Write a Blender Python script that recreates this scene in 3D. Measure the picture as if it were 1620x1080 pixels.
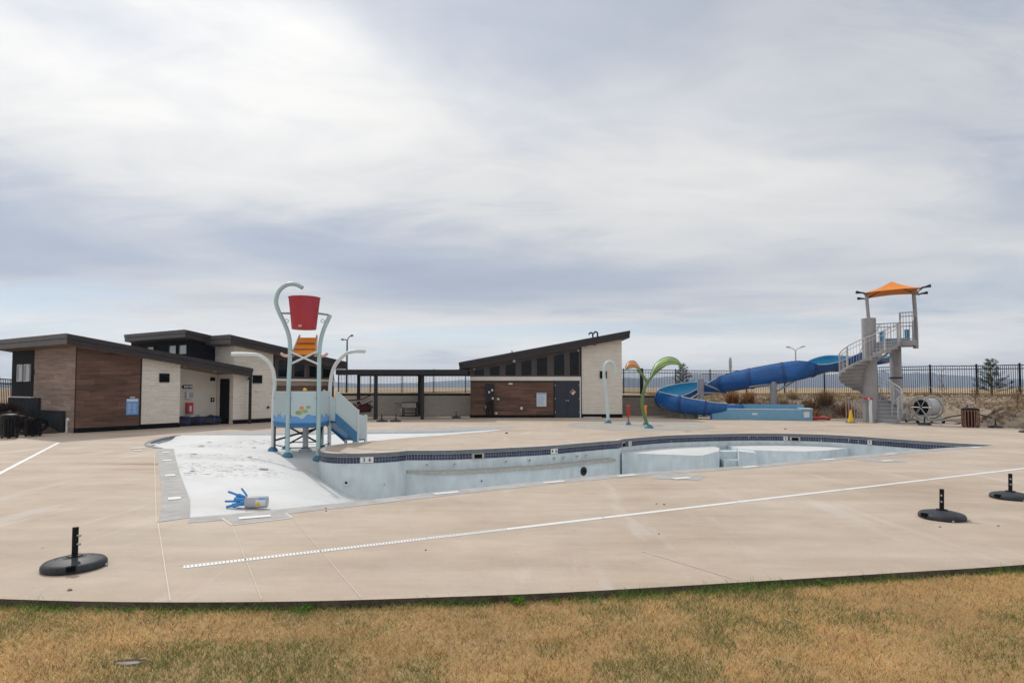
import bpy, math, random
import numpy as np
from mathutils import Vector, Matrix
from mathutils.geometry import delaunay_2d_cdt
for o in list(bpy.data.objects): bpy.data.objects.remove(o)
R = math.radians; PI = math.pi
random.seed(7); rng = np.random.default_rng(7)
sc = bpy.context.scene; COL = sc.collection

# ---------------------------------------------------------------- camera
cam = bpy.data.cameras.new('camera'); cam.sensor_width = 36; cam.lens = 36*960/1620
cam.shift_y = 0.0206; cam.clip_start = .05; cam.clip_end = 9000
camo = bpy.data.objects.new('camera', cam); COL.objects.link(camo)
camo.location = (0, 0, 1.70); camo.rotation_euler = (R(92.3), 0, 0); sc.camera = camo

# ---------------------------------------------------------------- sky and sun
SUN_EL, SUN_AZ = 44, -35.6          # azimuth from +Y, positive to the right
w = bpy.data.worlds.new('World'); sc.world = w; w.use_nodes = True
nt = w.node_tree; nt.nodes.clear()
def N(t, **k):
    n = nt.nodes.new(t)
    for a, b in k.items(): setattr(n, a, b)
    return n
def wmath(op, a, b=None, c=None):
    n = N('ShaderNodeMath', operation=op)
    for i, v in enumerate((a, b, c)):
        if v is None: continue
        if isinstance(v, (int, float)): n.inputs[i].default_value = v
        else: nt.links.new(v, n.inputs[i])
    return n.outputs[0]
def wramp(fac, stops):
    n = N('ShaderNodeValToRGB'); e = n.color_ramp.elements
    while len(e) < len(stops): e.new(.5)
    for i, (p, c) in enumerate(stops):
        e[i].position = p; e[i].color = (*c, 1) if len(c) == 3 else c
    nt.links.new(fac, n.inputs[0]); return n.outputs[0]
sky = N('ShaderNodeTexSky', sky_type='NISHITA', sun_disc=False, sun_elevation=R(SUN_EL), sun_rotation=R(SUN_AZ), altitude=1800)
bg1 = N('ShaderNodeBackground'); bg1.inputs[1].default_value = .07; nt.links.new(sky.outputs[0], bg1.inputs[0])
tc = N('ShaderNodeTexCoord'); sep = N('ShaderNodeSeparateXYZ'); nt.links.new(tc.outputs['Generated'], sep.inputs[0])
X, Y, Z = sep.outputs
zc = wmath('ADD', wmath('MAXIMUM', Z, 0.0), .10)
cx = wmath('DIVIDE', X, zc); cyy = wmath('DIVIDE', Y, zc)
comb = N('ShaderNodeCombineXYZ'); nt.links.new(cx, comb.inputs[0]); nt.links.new(cyy, comb.inputs[1])
def cloudnoise(scale, detail, loc, rough=.55, dist=0., sx=1., sy=1.):
    m = N('ShaderNodeMapping'); m.inputs['Location'].default_value = loc; m.inputs['Scale'].default_value = (sx, sy, 1)
    nt.links.new(comb.outputs[0], m.inputs[0])
    n = N('ShaderNodeTexNoise'); n.inputs['Scale'].default_value = scale; n.inputs['Detail'].default_value = detail
    n.inputs['Roughness'].default_value = rough; n.inputs['Distortion'].default_value = dist
    nt.links.new(m.outputs[0], n.inputs['Vector']); return n.outputs['Fac']
n1 = cloudnoise(.50, 7, (5.59, 18.33, 0), .5, .3, .75, 1.15)      # broad layers
n2 = cloudnoise(2.0, 10, (15.31, 3.19, 0), .66, .9, .8, 1.5)       # texture
n3 = cloudnoise(.42, 5, (15.94, 2.78, 0), .5, .6)      # thin parts where blue shows
tone = wmath('ADD', wmath('MULTIPLY', n1, .72), wmath('MULTIPLY', n2, .36))
zb = wmath('ADD', Z, wmath('MULTIPLY', wmath('SUBTRACT', n1, .5), .10))          # far layer of darker stratus above the horizon
band = wramp(zb, [(.095, (0,)*3), (.14, (.9,)*3), (.18, (1,)*3), (.30, (0,)*3)])
tone = wmath('SUBTRACT', wmath('ADD', tone, .015), wmath('MULTIPLY', band, wmath('MULTIPLY', n2, .36)))
ccol = wramp(tone, [(.25, (.235, .28, .375)), (.37, (.355, .392, .465)), (.475, (.53, .538, .55)), (.64, (.64, .634, .622))])
# silver glow of the hidden sun through the cloud layer
sd = Vector((math.sin(R(SUN_AZ))*math.cos(R(SUN_EL)), math.cos(R(SUN_AZ))*math.cos(R(SUN_EL)), math.sin(R(SUN_EL))))
dot = N('ShaderNodeVectorMath', operation='DOT_PRODUCT'); nt.links.new(tc.outputs['Generated'], dot.inputs[0]); dot.inputs[1].default_value = sd
glow = wmath('MULTIPLY', wmath('POWER', wmath('MAXIMUM', dot.outputs['Value'], 0.0), 9.0), .34)
gain = wmath('ADD', wmath('ADD', glow, .95), wramp(Z, [(.05, (.13,)*3), (.12, (0,)*3)]))
bg2 = N('ShaderNodeBackground'); nt.links.new(ccol, bg2.inputs[0]); nt.links.new(gain, bg2.inputs[1])
cover = wramp(n3, [(.34, (.52,)*3), (.48, (1,)*3)])
mx = N('ShaderNodeMixShader'); nt.links.new(cover, mx.inputs[0]); nt.links.new(bg1.outputs[0], mx.inputs[1]); nt.links.new(bg2.outputs[0], mx.inputs[2])
wo = N('ShaderNodeOutputWorld'); nt.links.new(mx.outputs[0], wo.inputs[0])
sl = bpy.data.lights.new('sun', 'SUN'); sl.energy = 1.5; sl.angle = R(1.0); sl.color = (1, .955, .89)
so = bpy.data.objects.new('sun', sl); COL.objects.link(so); so.rotation_euler = (-sd).to_track_quat('-Z', 'Y').to_euler(); so.location = (-20, 30, 60)
sc.view_settings.view_transform = 'Standard'; sc.view_settings.look = 'None'; sc.view_settings.gamma = 1
sc.view_settings.use_curve_mapping = False; sc.view_settings.exposure = 0.50
sc.cycles.max_bounces = 6; sc.cycles.use_denoising = True

# ---------------------------------------------------------------- materials
def material(name, col, rough=.6, var=.12, scale=3., metal=0., bump=0., bscale=40., rnd=0., spec=.5, stretch=(1, 1, 1), col2=None, dirt=0.):
    m = bpy.data.materials.new(name); m.use_nodes = True; t = m.node_tree; b = t.nodes['Principled BSDF']
    b.inputs['Roughness'].default_value = rough; b.inputs['Metallic'].default_value = metal
    b.inputs['Specular IOR Level'].default_value = spec
    c = t.nodes.new('ShaderNodeTexCoord'); mp = t.nodes.new('ShaderNodeMapping'); mp.inputs['Scale'].default_value = stretch
    geo = t.nodes.new('ShaderNodeNewGeometry'); t.links.new(geo.outputs['Position'], mp.inputs[0])
    n = t.nodes.new('ShaderNodeTexNoise'); n.inputs['Scale'].default_value = scale; n.inputs['Detail'].default_value = 6; n.inputs['Roughness'].default_value = .62
    t.links.new(mp.outputs[0], n.inputs['Vector'])
    r = t.nodes.new('ShaderNodeValToRGB'); e = r.color_ramp.elements
    lo = col2 if col2 else tuple(x*(1-var) for x in col); hi = col if col2 else tuple(min(1, x*(1+var)) for x in col)
    e[0].position = .32; e[0].color = (*lo, 1); e[1].position = .68; e[1].color = (*hi, 1)
    t.links.new(n.outputs['Fac'], r.inputs[0]); out = r.outputs[0]
    if rnd:
        oi = t.nodes.new('ShaderNodeObjectInfo'); hs = t.nodes.new('ShaderNodeHueSaturation')
        mr = t.nodes.new('ShaderNodeMapRange'); mr.inputs[3].default_value = 1-rnd; mr.inputs[4].default_value = 1+rnd
        t.links.new(oi.outputs['Random'], mr.inputs[0]); t.links.new(mr.outputs[0], hs.inputs['Value']); t.links.new(out, hs.inputs['Color']); out = hs.outputs[0]
    if dirt:
        n2 = t.nodes.new('ShaderNodeTexNoise'); n2.inputs['Scale'].default_value = scale*5; n2.inputs['Detail'].default_value = 8
        t.links.new(mp.outputs[0], n2.inputs['Vector'])
        r2 = t.nodes.new('ShaderNodeValToRGB'); r2.color_ramp.elements[0].position = .35; r2.color_ramp.elements[1].position = .62
        r2.color_ramp.elements[0].color = (1-dirt,)*3+(1,); r2.color_ramp.elements[1].color = (1, 1, 1, 1)
        t.links.new(n2.outputs['Fac'], r2.inputs[0])
        mm = t.nodes.new('ShaderNodeMixRGB'); mm.blend_type = 'MULTIPLY'; mm.inputs[0].default_value = 1
        t.links.new(out, mm.inputs[1]); t.links.new(r2.outputs[0], mm.inputs[2]); out = mm.outputs[0]
    t.links.new(out, b.inputs['Base Color'])
    if bump:
        n3 = t.nodes.new('ShaderNodeTexNoise'); n3.inputs['Scale'].default_value = bscale; n3.inputs['Detail'].default_value = 5
        t.links.new(mp.outputs[0], n3.inputs['Vector'])
        bp = t.nodes.new('ShaderNodeBump'); bp.inputs['Strength'].default_value = bump; bp.inputs['Distance'].default_value = .02
        t.links.new(n3.outputs['Fac'], bp.inputs['Height']); t.links.new(bp.outputs[0], b.inputs['Normal'])
    return m
M = {}
def mk(k, *a, **kw): M[k] = material(k, *a, **kw)
mk('slab_edge', (.11, .090, .072), .95, .3, 4, bump=.4, bscale=40, dirt=.3, spec=.2)  # soiled concrete, with the shade of the backlit face painted into its dark colour
mk('pad', (.40, .37, .33), .85, .10, .7, bump=.15, bscale=60, dirt=.12)
mk('strip', (.42, .41, .40), .8, .10, .9, bump=.15, bscale=50, dirt=.18)
mk('joint', (.66, .60, .52), .9, .08, 2)
mk('white_plastic', (.80, .80, .78), .45, .04, 3)
mk('marker', (.80, .79, .76), .4, .05, 6, dirt=.1)
mk('plaster_wall', (.64, .715, .745), .7, .10, .9, bump=.08, bscale=20, dirt=.14, stretch=(1, 1, .5))
mk('coping', (.17, .175, .185), .7, .10, 2, dirt=.15)
mk('coping_top', (.62, .58, .53), .8, .08, 2, dirt=.12)
mk('tile', (.030, .038, .085), .3, .6, 9)
mk('grout', (.46, .49, .52), .8, .1, 9)
mk('ledge', (.46, .45, .41), .75, .08, 3, dirt=.2)
mk('ink', (.02, .02, .022), .6, .05, 3)
mk('board', (.150, .083, .060), .65, .36, 1.1, rnd=.22, spec=.25, bump=.2, bscale=30, stretch=(1, 1, 14), dirt=.18)
mk('board_pale', (.31, .225, .185), .65, .28, 1.1, rnd=.16, spec=.3, bump=.2, bscale=30, stretch=(1, 1, 14), dirt=.15)
mk('board_back', (.05, .03, .024), .9, .1, 3)
mk('stone', (.80, .745, .665), .9, .10, 1.6, bump=.3, bscale=12, dirt=.10, stretch=(1, 1, 9), spec=.2)
mk('stone_dark', (.36, .30, .245), .9, .2, 1.6, bump=.4, bscale=12, dirt=.2, stretch=(1, 1, 7), spec=.2)
mk('stucco', (.74, .69, .62), .9, .05, 2, bump=.25, bscale=90)
mk('metal_roof', (.044, .037, .040), .55, .14, 2, dirt=.12, spec=.25)
mk('fascia_pale', (.115, .108, .108), .5, .10, 2, spec=.3)
mk('soffit', (.22, .155, .11), .8, .12, 2, stretch=(6, 1, 1))
mk('black_panel', (.007, .008, .013), .7, .2, 2, spec=.12)
mk('base_black', (.005, .0055, .007), .85, .15, 3, spec=.1)
mk('door_paint', (.032, .037, .055), .55, .08, 2, spec=.3)
mk('frame_dark', (.026, .022, .022), .6, .1, 3, spec=.15)
mk('mullion', (.095, .080, .077), .55, .1, 3, spec=.25)
mk('trim', (.74, .70, .65), .7, .06, 2)
mk('glass', (.003, .0035, .0045), .04, .1, 2, spec=.22)
mk('glass_pale', (.36, .40, .41), .06, .1, 2, spec=.9)
mk('black_metal', (.008, .008, .009), .5, .15, 4, spec=.2)
mk('dark_steel', (.024, .022, .025), .55, .12, 4, spec=.25)
mk('grey_steel', (.32, .312, .332), .5, .08, 1.5, dirt=.10)
mk('grey_light', (.50, .50, .51), .5, .08, 2, dirt=.08)
mk('galv', (.40, .41, .42), .4, .1, 5, metal=.5)
mk('concrete', (.30, .285, .26), .9, .12, 2, bump=.2, bscale=50, dirt=.2)
mk('concrete_dark', (.030, .034, .038), .9, .35, 1.2, spec=.1, bump=.2, bscale=50, dirt=.2)
mk('slide_blue', (.006, .105, .36), .24, .22, 1.0, dirt=.16)
mk('flange_blue', (.003, .055, .22), .4, .2, 3)
mk('slide_light', (.05, .33, .55), .35, .10, 1.2, dirt=.06)
mk('trough_blue', (.17, .38, .55), .45, .07, 1.2, dirt=.10)
mk('rim_white', (.62, .68, .72), .4, .05, 3)
mk('play_teal', (.40, .55, .565), .4, .06, 2)
mk('aqua_pale', (.58, .70, .71), .4, .06, 2, dirt=.06)
mk('play_teal_dark', (.22, .31, .315), .4, .06, 2)
mk('play_white', (.66, .70, .70), .4, .05, 2)
mk('play_blue', (.03, .17, .36), .35, .10, 3)
mk('foot_blue', (.04, .19, .30), .4, .1, 3)
mk('bucket_red', (.40, .025, .045), .38, .10, 1.6)
mk('orange', (.85, .27, .015), .5, .08, 3)
mk('orange_fabric', (.80, .26, .04), .8, .10, 2)
mk('pink', (.62, .38, .32), .5, .1, 4)
mk('leaf_green', (.30, .42, .15), .4, .3, 2.5)
mk('stem_green', (.12, .20, .06), .4, .15, 3)
mk('petal_orange', (.70, .25, .09), .4, .2, 3)
mk('red', (.50, .03, .025), .4, .1, 4)
mk('yellow', (.80, .48, .01), .5, .05, 4)
mk('green', (.05, .30, .10), .5, .05, 4)
mk('sign_blue', (.13, .33, .66), .5, .05, 4)
mk('sign_white', (.66, .70, .74), .5, .04, 4)
mk('nfpa_blue', (.03, .07, .35), .5, .02, 4)
mk('tarp', (.006, .010, .032), .6, .3, 4, bump=.5, bscale=9)
mk('foam_blue', (.05, .26, .60), .7, .15, 8)
mk('tub', (.43, .44, .48), .45, .05, 4)
mk('resin', (.036, .040, .047), .55, .35, 6, spec=.35, bump=.08, bscale=150, dirt=.1)
mk('maroon', (.075, .016, .022), .8, .25, 5, spec=.2)
mk('petal_wood', (.20, .085, .045), .6, .3, 5, rnd=.2)
mk('straw_twig', (.55, .45, .30), .9, .1, 4)
mk('bark', (.12, .09, .065), .9, .3, 8)
mk('twig', (.19, .13, .09), .9, .3, 8)
mk('mulch', (.085, .055, .04), .95, .35, 7, bump=.8, bscale=40)
mk('rock', (.34, .28, .225), .9, .25, 6, rnd=.25, bump=.5, bscale=20)
mk('cable', (.03, .028, .028), .7, .1, 4)
mk('mountain', (.045, .06, .10), .95, .3, .012)
mk('steel_far', (.33, .33, .34), .5, .05, 1)

def vcol_material(name, rough=.9, trans=0.):
    m = bpy.data.materials.new(name); m.use_nodes = True; t = m.node_tree; b = t.nodes['Principled BSDF']
    a = t.nodes.new('ShaderNodeAttribute'); a.attribute_name = 'tint'
    t.links.new(a.outputs['Color'], b.inputs['Base Color']); b.inputs['Roughness'].default_value = rough
    b.inputs['Specular IOR Level'].default_value = .2
    if trans:
        tr = t.nodes.new('ShaderNodeBsdfTranslucent'); t.links.new(a.outputs['Color'], tr.inputs[0]); mxs = t.nodes.new('ShaderNodeMixShader'); mxs.inputs[0].default_value = trans
        t.links.new(b.outputs[0], mxs.inputs[1]); t.links.new(tr.outputs[0], mxs.inputs[2]); t.links.new(mxs.outputs[0], t.nodes['Material Output'].inputs[0])
    return m
M['blades'] = vcol_material('blades', trans=.55); M['needles'] = vcol_material('needles'); M['gravel'] = vcol_material('gravel')

def frosted(name):
    m = bpy.data.materials.new(name); m.use_nodes = True; t = m.node_tree; b = t.nodes['Principled BSDF']
    b.inputs['Base Color'].default_value = (.62, .70, .72, 1); b.inputs['Roughness'].default_value = .35
    tr = t.nodes.new('ShaderNodeBsdfTranslucent'); tr.inputs[0].default_value = (.68, .76, .78, 1)
    mxs = t.nodes.new('ShaderNodeMixShader'); mxs.inputs[0].default_value = .4
    t.links.new(b.outputs[0], mxs.inputs[1]); t.links.new(tr.outputs[0], mxs.inputs[2]); t.links.new(mxs.outputs[0], t.nodes['Material Output'].inputs[0])
    return m
M['frosted'] = frosted('frosted')

# node helper for the big surfaces
class NT:
    def __init__(s, name):
        s.m = bpy.data.materials.new(name); s.m.use_nodes = True; s.t = s.m.node_tree; s.b = s.t.nodes['Principled BSDF']
        s.geo = s.t.nodes.new('ShaderNodeNewGeometry'); s.P = s.geo.outputs['Position']; M[name] = s.m
    def link(s, a, b): s.t.links.new(a, b)
    def noise(s, scale, detail=6, rough=.6, sc3=(1, 1, 1), rot=0, loc=(0, 0, 0)):
        mp = s.t.nodes.new('ShaderNodeMapping'); mp.inputs['Scale'].default_value = sc3; mp.inputs['Rotation'].default_value = (0, 0, rot); mp.inputs['Location'].default_value = loc
        s.link(s.P, mp.inputs[0]); n = s.t.nodes.new('ShaderNodeTexNoise'); n.inputs['Scale'].default_value = scale; n.inputs['Detail'].default_value = detail; n.inputs['Roughness'].default_value = rough
        s.link(mp.outputs[0], n.inputs['Vector']); return n.outputs['Fac']
    def ramp(s, fac, stops):
        n = s.t.nodes.new('ShaderNodeValToRGB'); e = n.color_ramp.elements
        while len(e) < len(stops): e.new(.5)
        for i, (p, c) in enumerate(stops): e[i].position = p; e[i].color = (*c, 1) if not isinstance(c, (int, float)) else (c, c, c, 1)
        s.link(fac, n.inputs[0]); return n.outputs[0]
    def mix(s, a, b, fac, mode='MIX'):
        n = s.t.nodes.new('ShaderNodeMixRGB'); n.blend_type = mode
        for i, v in ((0, fac), (1, a), (2, b)):
            if isinstance(v, (int, float)): n.inputs[i].default_value = v if i == 0 else (v, v, v, 1)
            elif isinstance(v, tuple): n.inputs[i].default_value = (*v, 1)
            else: s.link(v, n.inputs[i])
        return n.outputs[0]
    def math(s, op, a, b=None):
        n = s.t.nodes.new('ShaderNodeMath'); n.operation = op
        for i, v in ((0, a), (1, b)):
            if v is None: continue
            if isinstance(v, (int, float)): n.inputs[i].default_value = v
            else: s.link(v, n.inputs[i])
        return n.outputs[0]
    def blob(s, x, y, rx, ry, rot=0):      # 1 inside an ellipse, fading out
        mp = s.t.nodes.new('ShaderNodeMapping'); mp.vector_type = 'TEXTURE'
        mp.inputs['Location'].default_value = (x, y, 0); mp.inputs['Rotation'].default_value = (0, 0, rot); mp.inputs['Scale'].default_value = (rx, ry, 1)
        s.link(s.P, mp.inputs[0]); g = s.t.nodes.new('ShaderNodeTexGradient'); g.gradient_type = 'SPHERICAL'; s.link(mp.outputs[0], g.inputs[0]); return g.outputs[1]
    def finish(s, col, rough=.85, bumps=()):
        s.link(col, s.b.inputs['Base Color']); s.b.inputs['Roughness'].default_value = rough
        prev = None
        for h, st, d in bumps:
            bp = s.t.nodes.new('ShaderNodeBump'); bp.inputs['Strength'].default_value = st; bp.inputs['Distance'].default_value = d
            s.link(h, bp.inputs['Height'])
            if prev: s.link(prev, bp.inputs['Normal'])
            prev = bp.outputs[0]
        if prev: s.link(prev, s.b.inputs['Normal'])
# deck concrete
d = NT('deck'); a = d.noise(.35, 8, .62); b_ = d.noise(.9, 8, .7, (.35, 1.6, 1), .45); f = d.noise(38, 4, .7); h_ = d.noise(2.2, 7, .7)
c = d.ramp(a, [(.30, (.43, .335, .255)), (.5, (.505, .41, .325)), (.70, (.55, .465, .385))])
c = d.mix(c, d.ramp(b_, [(.38, .86), (.62, 1.07)]), .8, 'MULTIPLY')
c = d.mix(c, d.ramp(h_, [(.30, .88), (.55, 1.0)]), .7, 'MULTIPLY')
c = d.mix(c, d.ramp(f, [(.35, .93), (.6, 1.03)]), .8, 'MULTIPLY')
c = d.mix(c, (.60, .575, .54), d.math('MULTIPLY', d.ramp(d.noise(.8, 6, .65, (1.8, .3, 1), -.9), [(.57, 0), (.66, 1)]), .32))   # lime bloom
sp = d.ramp(d.noise(9, 3, .5), [(.735, 0), (.76, 1)]); c = d.mix(c, (.16, .12, .09), d.math('MULTIPLY', sp, .55))
for (x, y, rx, ry, k) in ((-7.9, 13.45, 1.0, .16, .8), (-7.8, 12.6, .8, .09, .7), (-8.6, 13.6, 1.6, .30, .35)):
    msk = d.math('MULTIPLY', d.math('MULTIPLY', d.blob(x, y, rx, ry), d.noise(5, 4, .7)), 3.2*k); c = d.mix(c, (.30, .155, .06), d.math('MINIMUM', msk, k))
d.finish(c, .82, ((f, .18, .01), (d.noise(1.2, 4), .12, .03)))
# white pool floor
d = NT('plaster_floor'); a = d.noise(.5, 7, .6)
c = d.ramp(a, [(.3, (.58, .595, .60)), (.6, (.68, .69, .69))])
c = d.mix(c, d.ramp(d.noise(3, 7, .7), [(.30, .90), (.52, 1.0)]), .8, 'MULTIPLY')
fl = d.ramp(d.noise(8.5, 4, .7, (.75, 1.1, 1)), [(.57, 0), (.585, 1)])
zone = d.math('ADD', d.math('ADD', d.blob(-6.6, 13.1, 2.2, 1.5), d.blob(-7.2, 15.7, 1.7, 1.0)), d.math('ADD', d.blob(-9.2, 18.6, 1.2, .8), d.math('ADD', d.blob(-6.0, 13.9, 1.1, .35), d.blob(-7.6, 20.4, 1.9, .8))))
c = d.mix(c, (.07, .065, .06), d.math('MULTIPLY', d.math('MULTIPLY', fl, d.math('MINIMUM', d.math('MULTIPLY', zone, 3.0), 1.0)), .9))
c = d.mix(c, (.56, .535, .50), d.math('MULTIPLY', d.math('ADD', d.blob(-7.6, 15.7, 1.9, .9), d.blob(-4.0, 9.0, 1.5, .9)), .6))
d.finish(c, .75, ((d.noise(30, 4), .08, .01),))
# lawn soil, gravel berm, plain
d = NT('lawn'); c = d.ramp(d.noise(1.1, 7, .65), [(.32, (.36, .25, .125)), (.5, (.48, .345, .175)), (.68, (.55, .41, .22))])
c = d.mix(c, d.ramp(d.noise(60, 5, .7), [(.3, .6), (.65, 1.15)]), .8, 'MULTIPLY'); d.finish(c, .95, ((d.noise(70, 4), .6, .02),))
d = NT('berm'); c = d.ramp(d.noise(.7, 7, .65), [(.32, (.20, .145, .10)), (.5, (.30, .235, .175)), (.68, (.40, .33, .26))])
c = d.mix(c, d.ramp(d.noise(14, 6, .75), [(.3, .55), (.65, 1.2)]), .85, 'MULTIPLY'); d.finish(c, .95, ((d.noise(22, 5), .8, .03),))
d = NT('hillside'); c = d.ramp(d.noise(1.6, 7, .65), [(.32, (.055, .036, .026)), (.5, (.095, .062, .044)), (.72, (.22, .18, .14))])
c = d.mix(c, d.ramp(d.noise(18, 6, .75), [(.3, .5), (.65, 1.2)]), .85, 'MULTIPLY'); d.finish(c, .95, ((d.noise(18, 5), 1., .06),))
d = NT('plain'); c = d.ramp(d.noise(.035, 8, .6), [(.35, (.25, .17, .085)), (.5, (.36, .255, .135)), (.66, (.44, .33, .19))])
c = d.mix(c, d.ramp(d.noise(.9, 7, .7), [(.3, .75), (.65, 1.15)]), .8, 'MULTIPLY'); d.finish(c, .95)

# ---------------------------------------------------------------- geometry helpers
ORG = {}
def origin(p):
    return ORG.get(p.name, Vector((0, 0, 0))) if p else Vector((0, 0, 0))
def tag(o, label=None, cat=None, group=None, kind=None):
    if label: o['label'] = label
    if cat: o['category'] = cat
    if group: o['group'] = group
    if kind: o['kind'] = kind
    return o
def thing(name, label, cat, loc, group=None):
    o = bpy.data.objects.new(name, None); COL.objects.link(o); o.location = loc; o.empty_display_size = .2
    ORG[o.name] = Vector(loc); return tag(o, label, cat, group)
def V(*a): return Vector(a)
class MB:
    def __init__(s): s.v = []; s.f = []
    def add(s, vs, fs):
        n = len(s.v); s.v += [tuple(p) for p in vs]; s.f += [tuple(i+n for i in q) for q in fs]; return s
    def hexa(s, p):    # bottom 4 ccw, top 4 ccw
        return s.add(p, [(3, 2, 1, 0), (4, 5, 6, 7), (0, 1, 5, 4), (1, 2, 6, 5), (2, 3, 7, 6), (3, 0, 4, 7)])
    def box(s, x0, x1, y0, y1, z0, z1):
        return s.hexa([(x0, y0, z0), (x1, y0, z0), (x1, y1, z0), (x0, y1, z0), (x0, y0, z1), (x1, y0, z1), (x1, y1, z1), (x0, y1, z1)])
    def bar(s, a, b, wd, ht=None, up=(0, 0, 1)):
        a = Vector(a); b = Vector(b); ht = ht or wd; t = (b-a).normalized(); u = Vector(up)
        if abs(t.dot(u)) > .98: u = Vector((0, 1, 0))
        x = t.cross(u).normalized(); y = x.cross(t).normalized(); x *= wd/2; y *= ht/2
        return s.hexa([a-x-y, a+x-y, b+x-y, b-x-y, a-x+y, a+x+y, b+x+y, b-x+y])
    def tube(s, pts, r, n=10, cap=True):
        pts = [Vector(p) for p in pts]; rs = r if isinstance(r, (list, tuple)) else [r]*len(pts)
        rings = []; pu = None
        for i, p in enumerate(pts):
            t = (pts[min(i+1, len(pts)-1)]-pts[max(i-1, 0)]).normalized()
            if pu is None:
                u = Vector((0, 0, 1)) if abs(t.z) < .9 else Vector((1, 0, 0))
            else: u = pu
            x = t.cross(u).normalized(); y = x.cross(t).normalized(); pu = y
            rings.append([p+(x*math.cos(2*PI*k/n)+y*math.sin(2*PI*k/n))*rs[i] for k in range(n)])
        vs = [q for rg in rings for q in rg]; fs = []
        for i in range(len(rings)-1):
            for k in range(n): fs.append((i*n+k, i*n+(k+1) % n, (i+1)*n+(k+1) % n, (i+1)*n+k))
        if cap: fs.append(tuple(range(n-1, -1, -1))); fs.append(tuple((len(rings)-1)*n+k for k in range(n)))
        return s.add(vs, fs)
    def lathe(s, prof, c=(0, 0, 0), n=20, sq=None):
        vs = []; fs = []
        for (r, z) in prof:
            for k in range(n):
                a = 2*PI*k/n; vs.append((c[0]+r*math.cos(a), c[1]+r*math.sin(a), c[2]+z))
        for i in range(len(prof)-1):
            for k in range(n): fs.append((i*n+k, i*n+(k+1) % n, (i+1)*n+(k+1) % n, (i+1)*n+k))
        fs.append(tuple(range(n-1, -1, -1))); fs.append(tuple((len(prof)-1)*n+k for k in range(n)))
        return s.add(vs, fs)
    def prism(s, poly, z0, z1):
        n = len(poly); return s.add([(x, y, z0) for x, y in poly]+[(x, y, z1) for x, y in poly], [tuple(range(n-1, -1, -1)), tuple(range(n, 2*n))]+[(i, (i+1) % n, n+(i+1) % n, n+i) for i in range(n)])
    def xform(s, mtx):
        s.v = [tuple(mtx @ Vector(p)) for p in s.v]; return s
    def mesh(s, name, off=Vector((0, 0, 0))):
        me = bpy.data.meshes.new(name); me.from_pydata([(p[0]-off.x, p[1]-off.y, p[2]-off.z) for p in s.v], [], s.f); me.update(); return me
    def build(s, name, mat, parent=None, smooth=False, at=None):
        off = origin(parent)
        if at is not None and not parent: off = Vector(at)
        me = s.mesh(name, off); me.materials.append(M[mat]); o = bpy.data.objects.new(name, me); COL.objects.link(o)
        if smooth:
            for p in me.polygons: p.use_smooth = True
            me.set_sharp_from_angle(angle=R(40))
        if parent: o.parent = parent; ORG[o.name] = off
        elif at is not None: o.location = at; ORG[o.name] = Vector(at)
        return o
MESHES = {}
def inst(name, key, maker, mat, parent, loc, rz=0., rot=None):      # an alike piece that shares its mesh
    k = (key, mat)
    if k not in MESHES:
        me = maker().mesh(name); me.materials.append(M[mat]); MESHES[k] = me
    o = bpy.data.objects.new(name, MESHES[k]); COL.objects.link(o)
    o.location = Vector(loc)-origin(parent); o.rotation_euler = rot or (0, 0, rz); o.parent = parent; return o
def copy_tree(o, parent=None):
    c = o.copy(); COL.objects.link(c); c.parent = parent
    for ch in list(o.children): copy_tree(ch, c)
    return c
def crom(pts, n=6):
    P = [Vector(p) for p in pts]; out = []
    for i in range(len(P)-1):
        a = P[max(i-1, 0)]; b = P[i]; c = P[i+1]; e = P[min(i+2, len(P)-1)]
        for k in range(n):
            t = k/n; out.append(.5*((2*b)+(c-a)*t+(2*a-5*b+4*c-e)*t*t+(3*b-a-3*c+e)*t**3))
    out.append(P[-1]); return out
def pip(poly, x, y):
    r = False; n = len(poly); j = n-1
    for i in range(n):
        xi, yi = poly[i][0], poly[i][1]; xj, yj = poly[j][0], poly[j][1]
        if (yi > y) != (yj > y) and x < (xj-xi)*(y-yi)/(yj-yi)+xi: r = not r
        j = i
    return r
def seg_dist(P, x, y):
    A = np.array([(p[0], p[1]) for p in P]); B = np.roll(A, -1, 0); d_ = B-A
    t = np.clip(((x-A[:, 0])*d_[:, 0]+(y-A[:, 1])*d_[:, 1])/np.maximum((d_**2).sum(1), 1e-9), 0, 1)
    return float(np.sqrt((A[:, 0]+t*d_[:, 0]-x)**2+(A[:, 1]+t*d_[:, 1]-y)**2).min())
def sst(a, b, x):
    t = min(max((x-a)/(b-a), 0), 1); return t*t*(3-2*t)
def ring_edges(off, n): return [(off+i, off+(i+1) % n) for i in range(n)]
def text_mesh(txt, size, name='lettering'):
    cu = bpy.data.curves.new('t', 'FONT'); cu.body = txt; cu.size = size; cu.align_x = 'CENTER'; cu.align_y = 'CENTER'; cu.extrude = .001; cu.offset = size*.02
    o = bpy.data.objects.new('t', cu); COL.objects.link(o); bpy.context.view_layer.update()
    me = bpy.data.meshes.new_from_object(o.evaluated_get(bpy.context.evaluated_depsgraph_get())); bpy.data.objects.remove(o); me.name = name; return me
def lettering(txt, size, loc, rot, mat, parent):
    me = text_mesh(txt, size); me.materials.append(M[mat]); o = bpy.data.objects.new('lettering', me); COL.objects.link(o)
    o.location = Vector(loc)-origin(parent); o.rotation_euler = rot; o.parent = parent; return o

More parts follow.
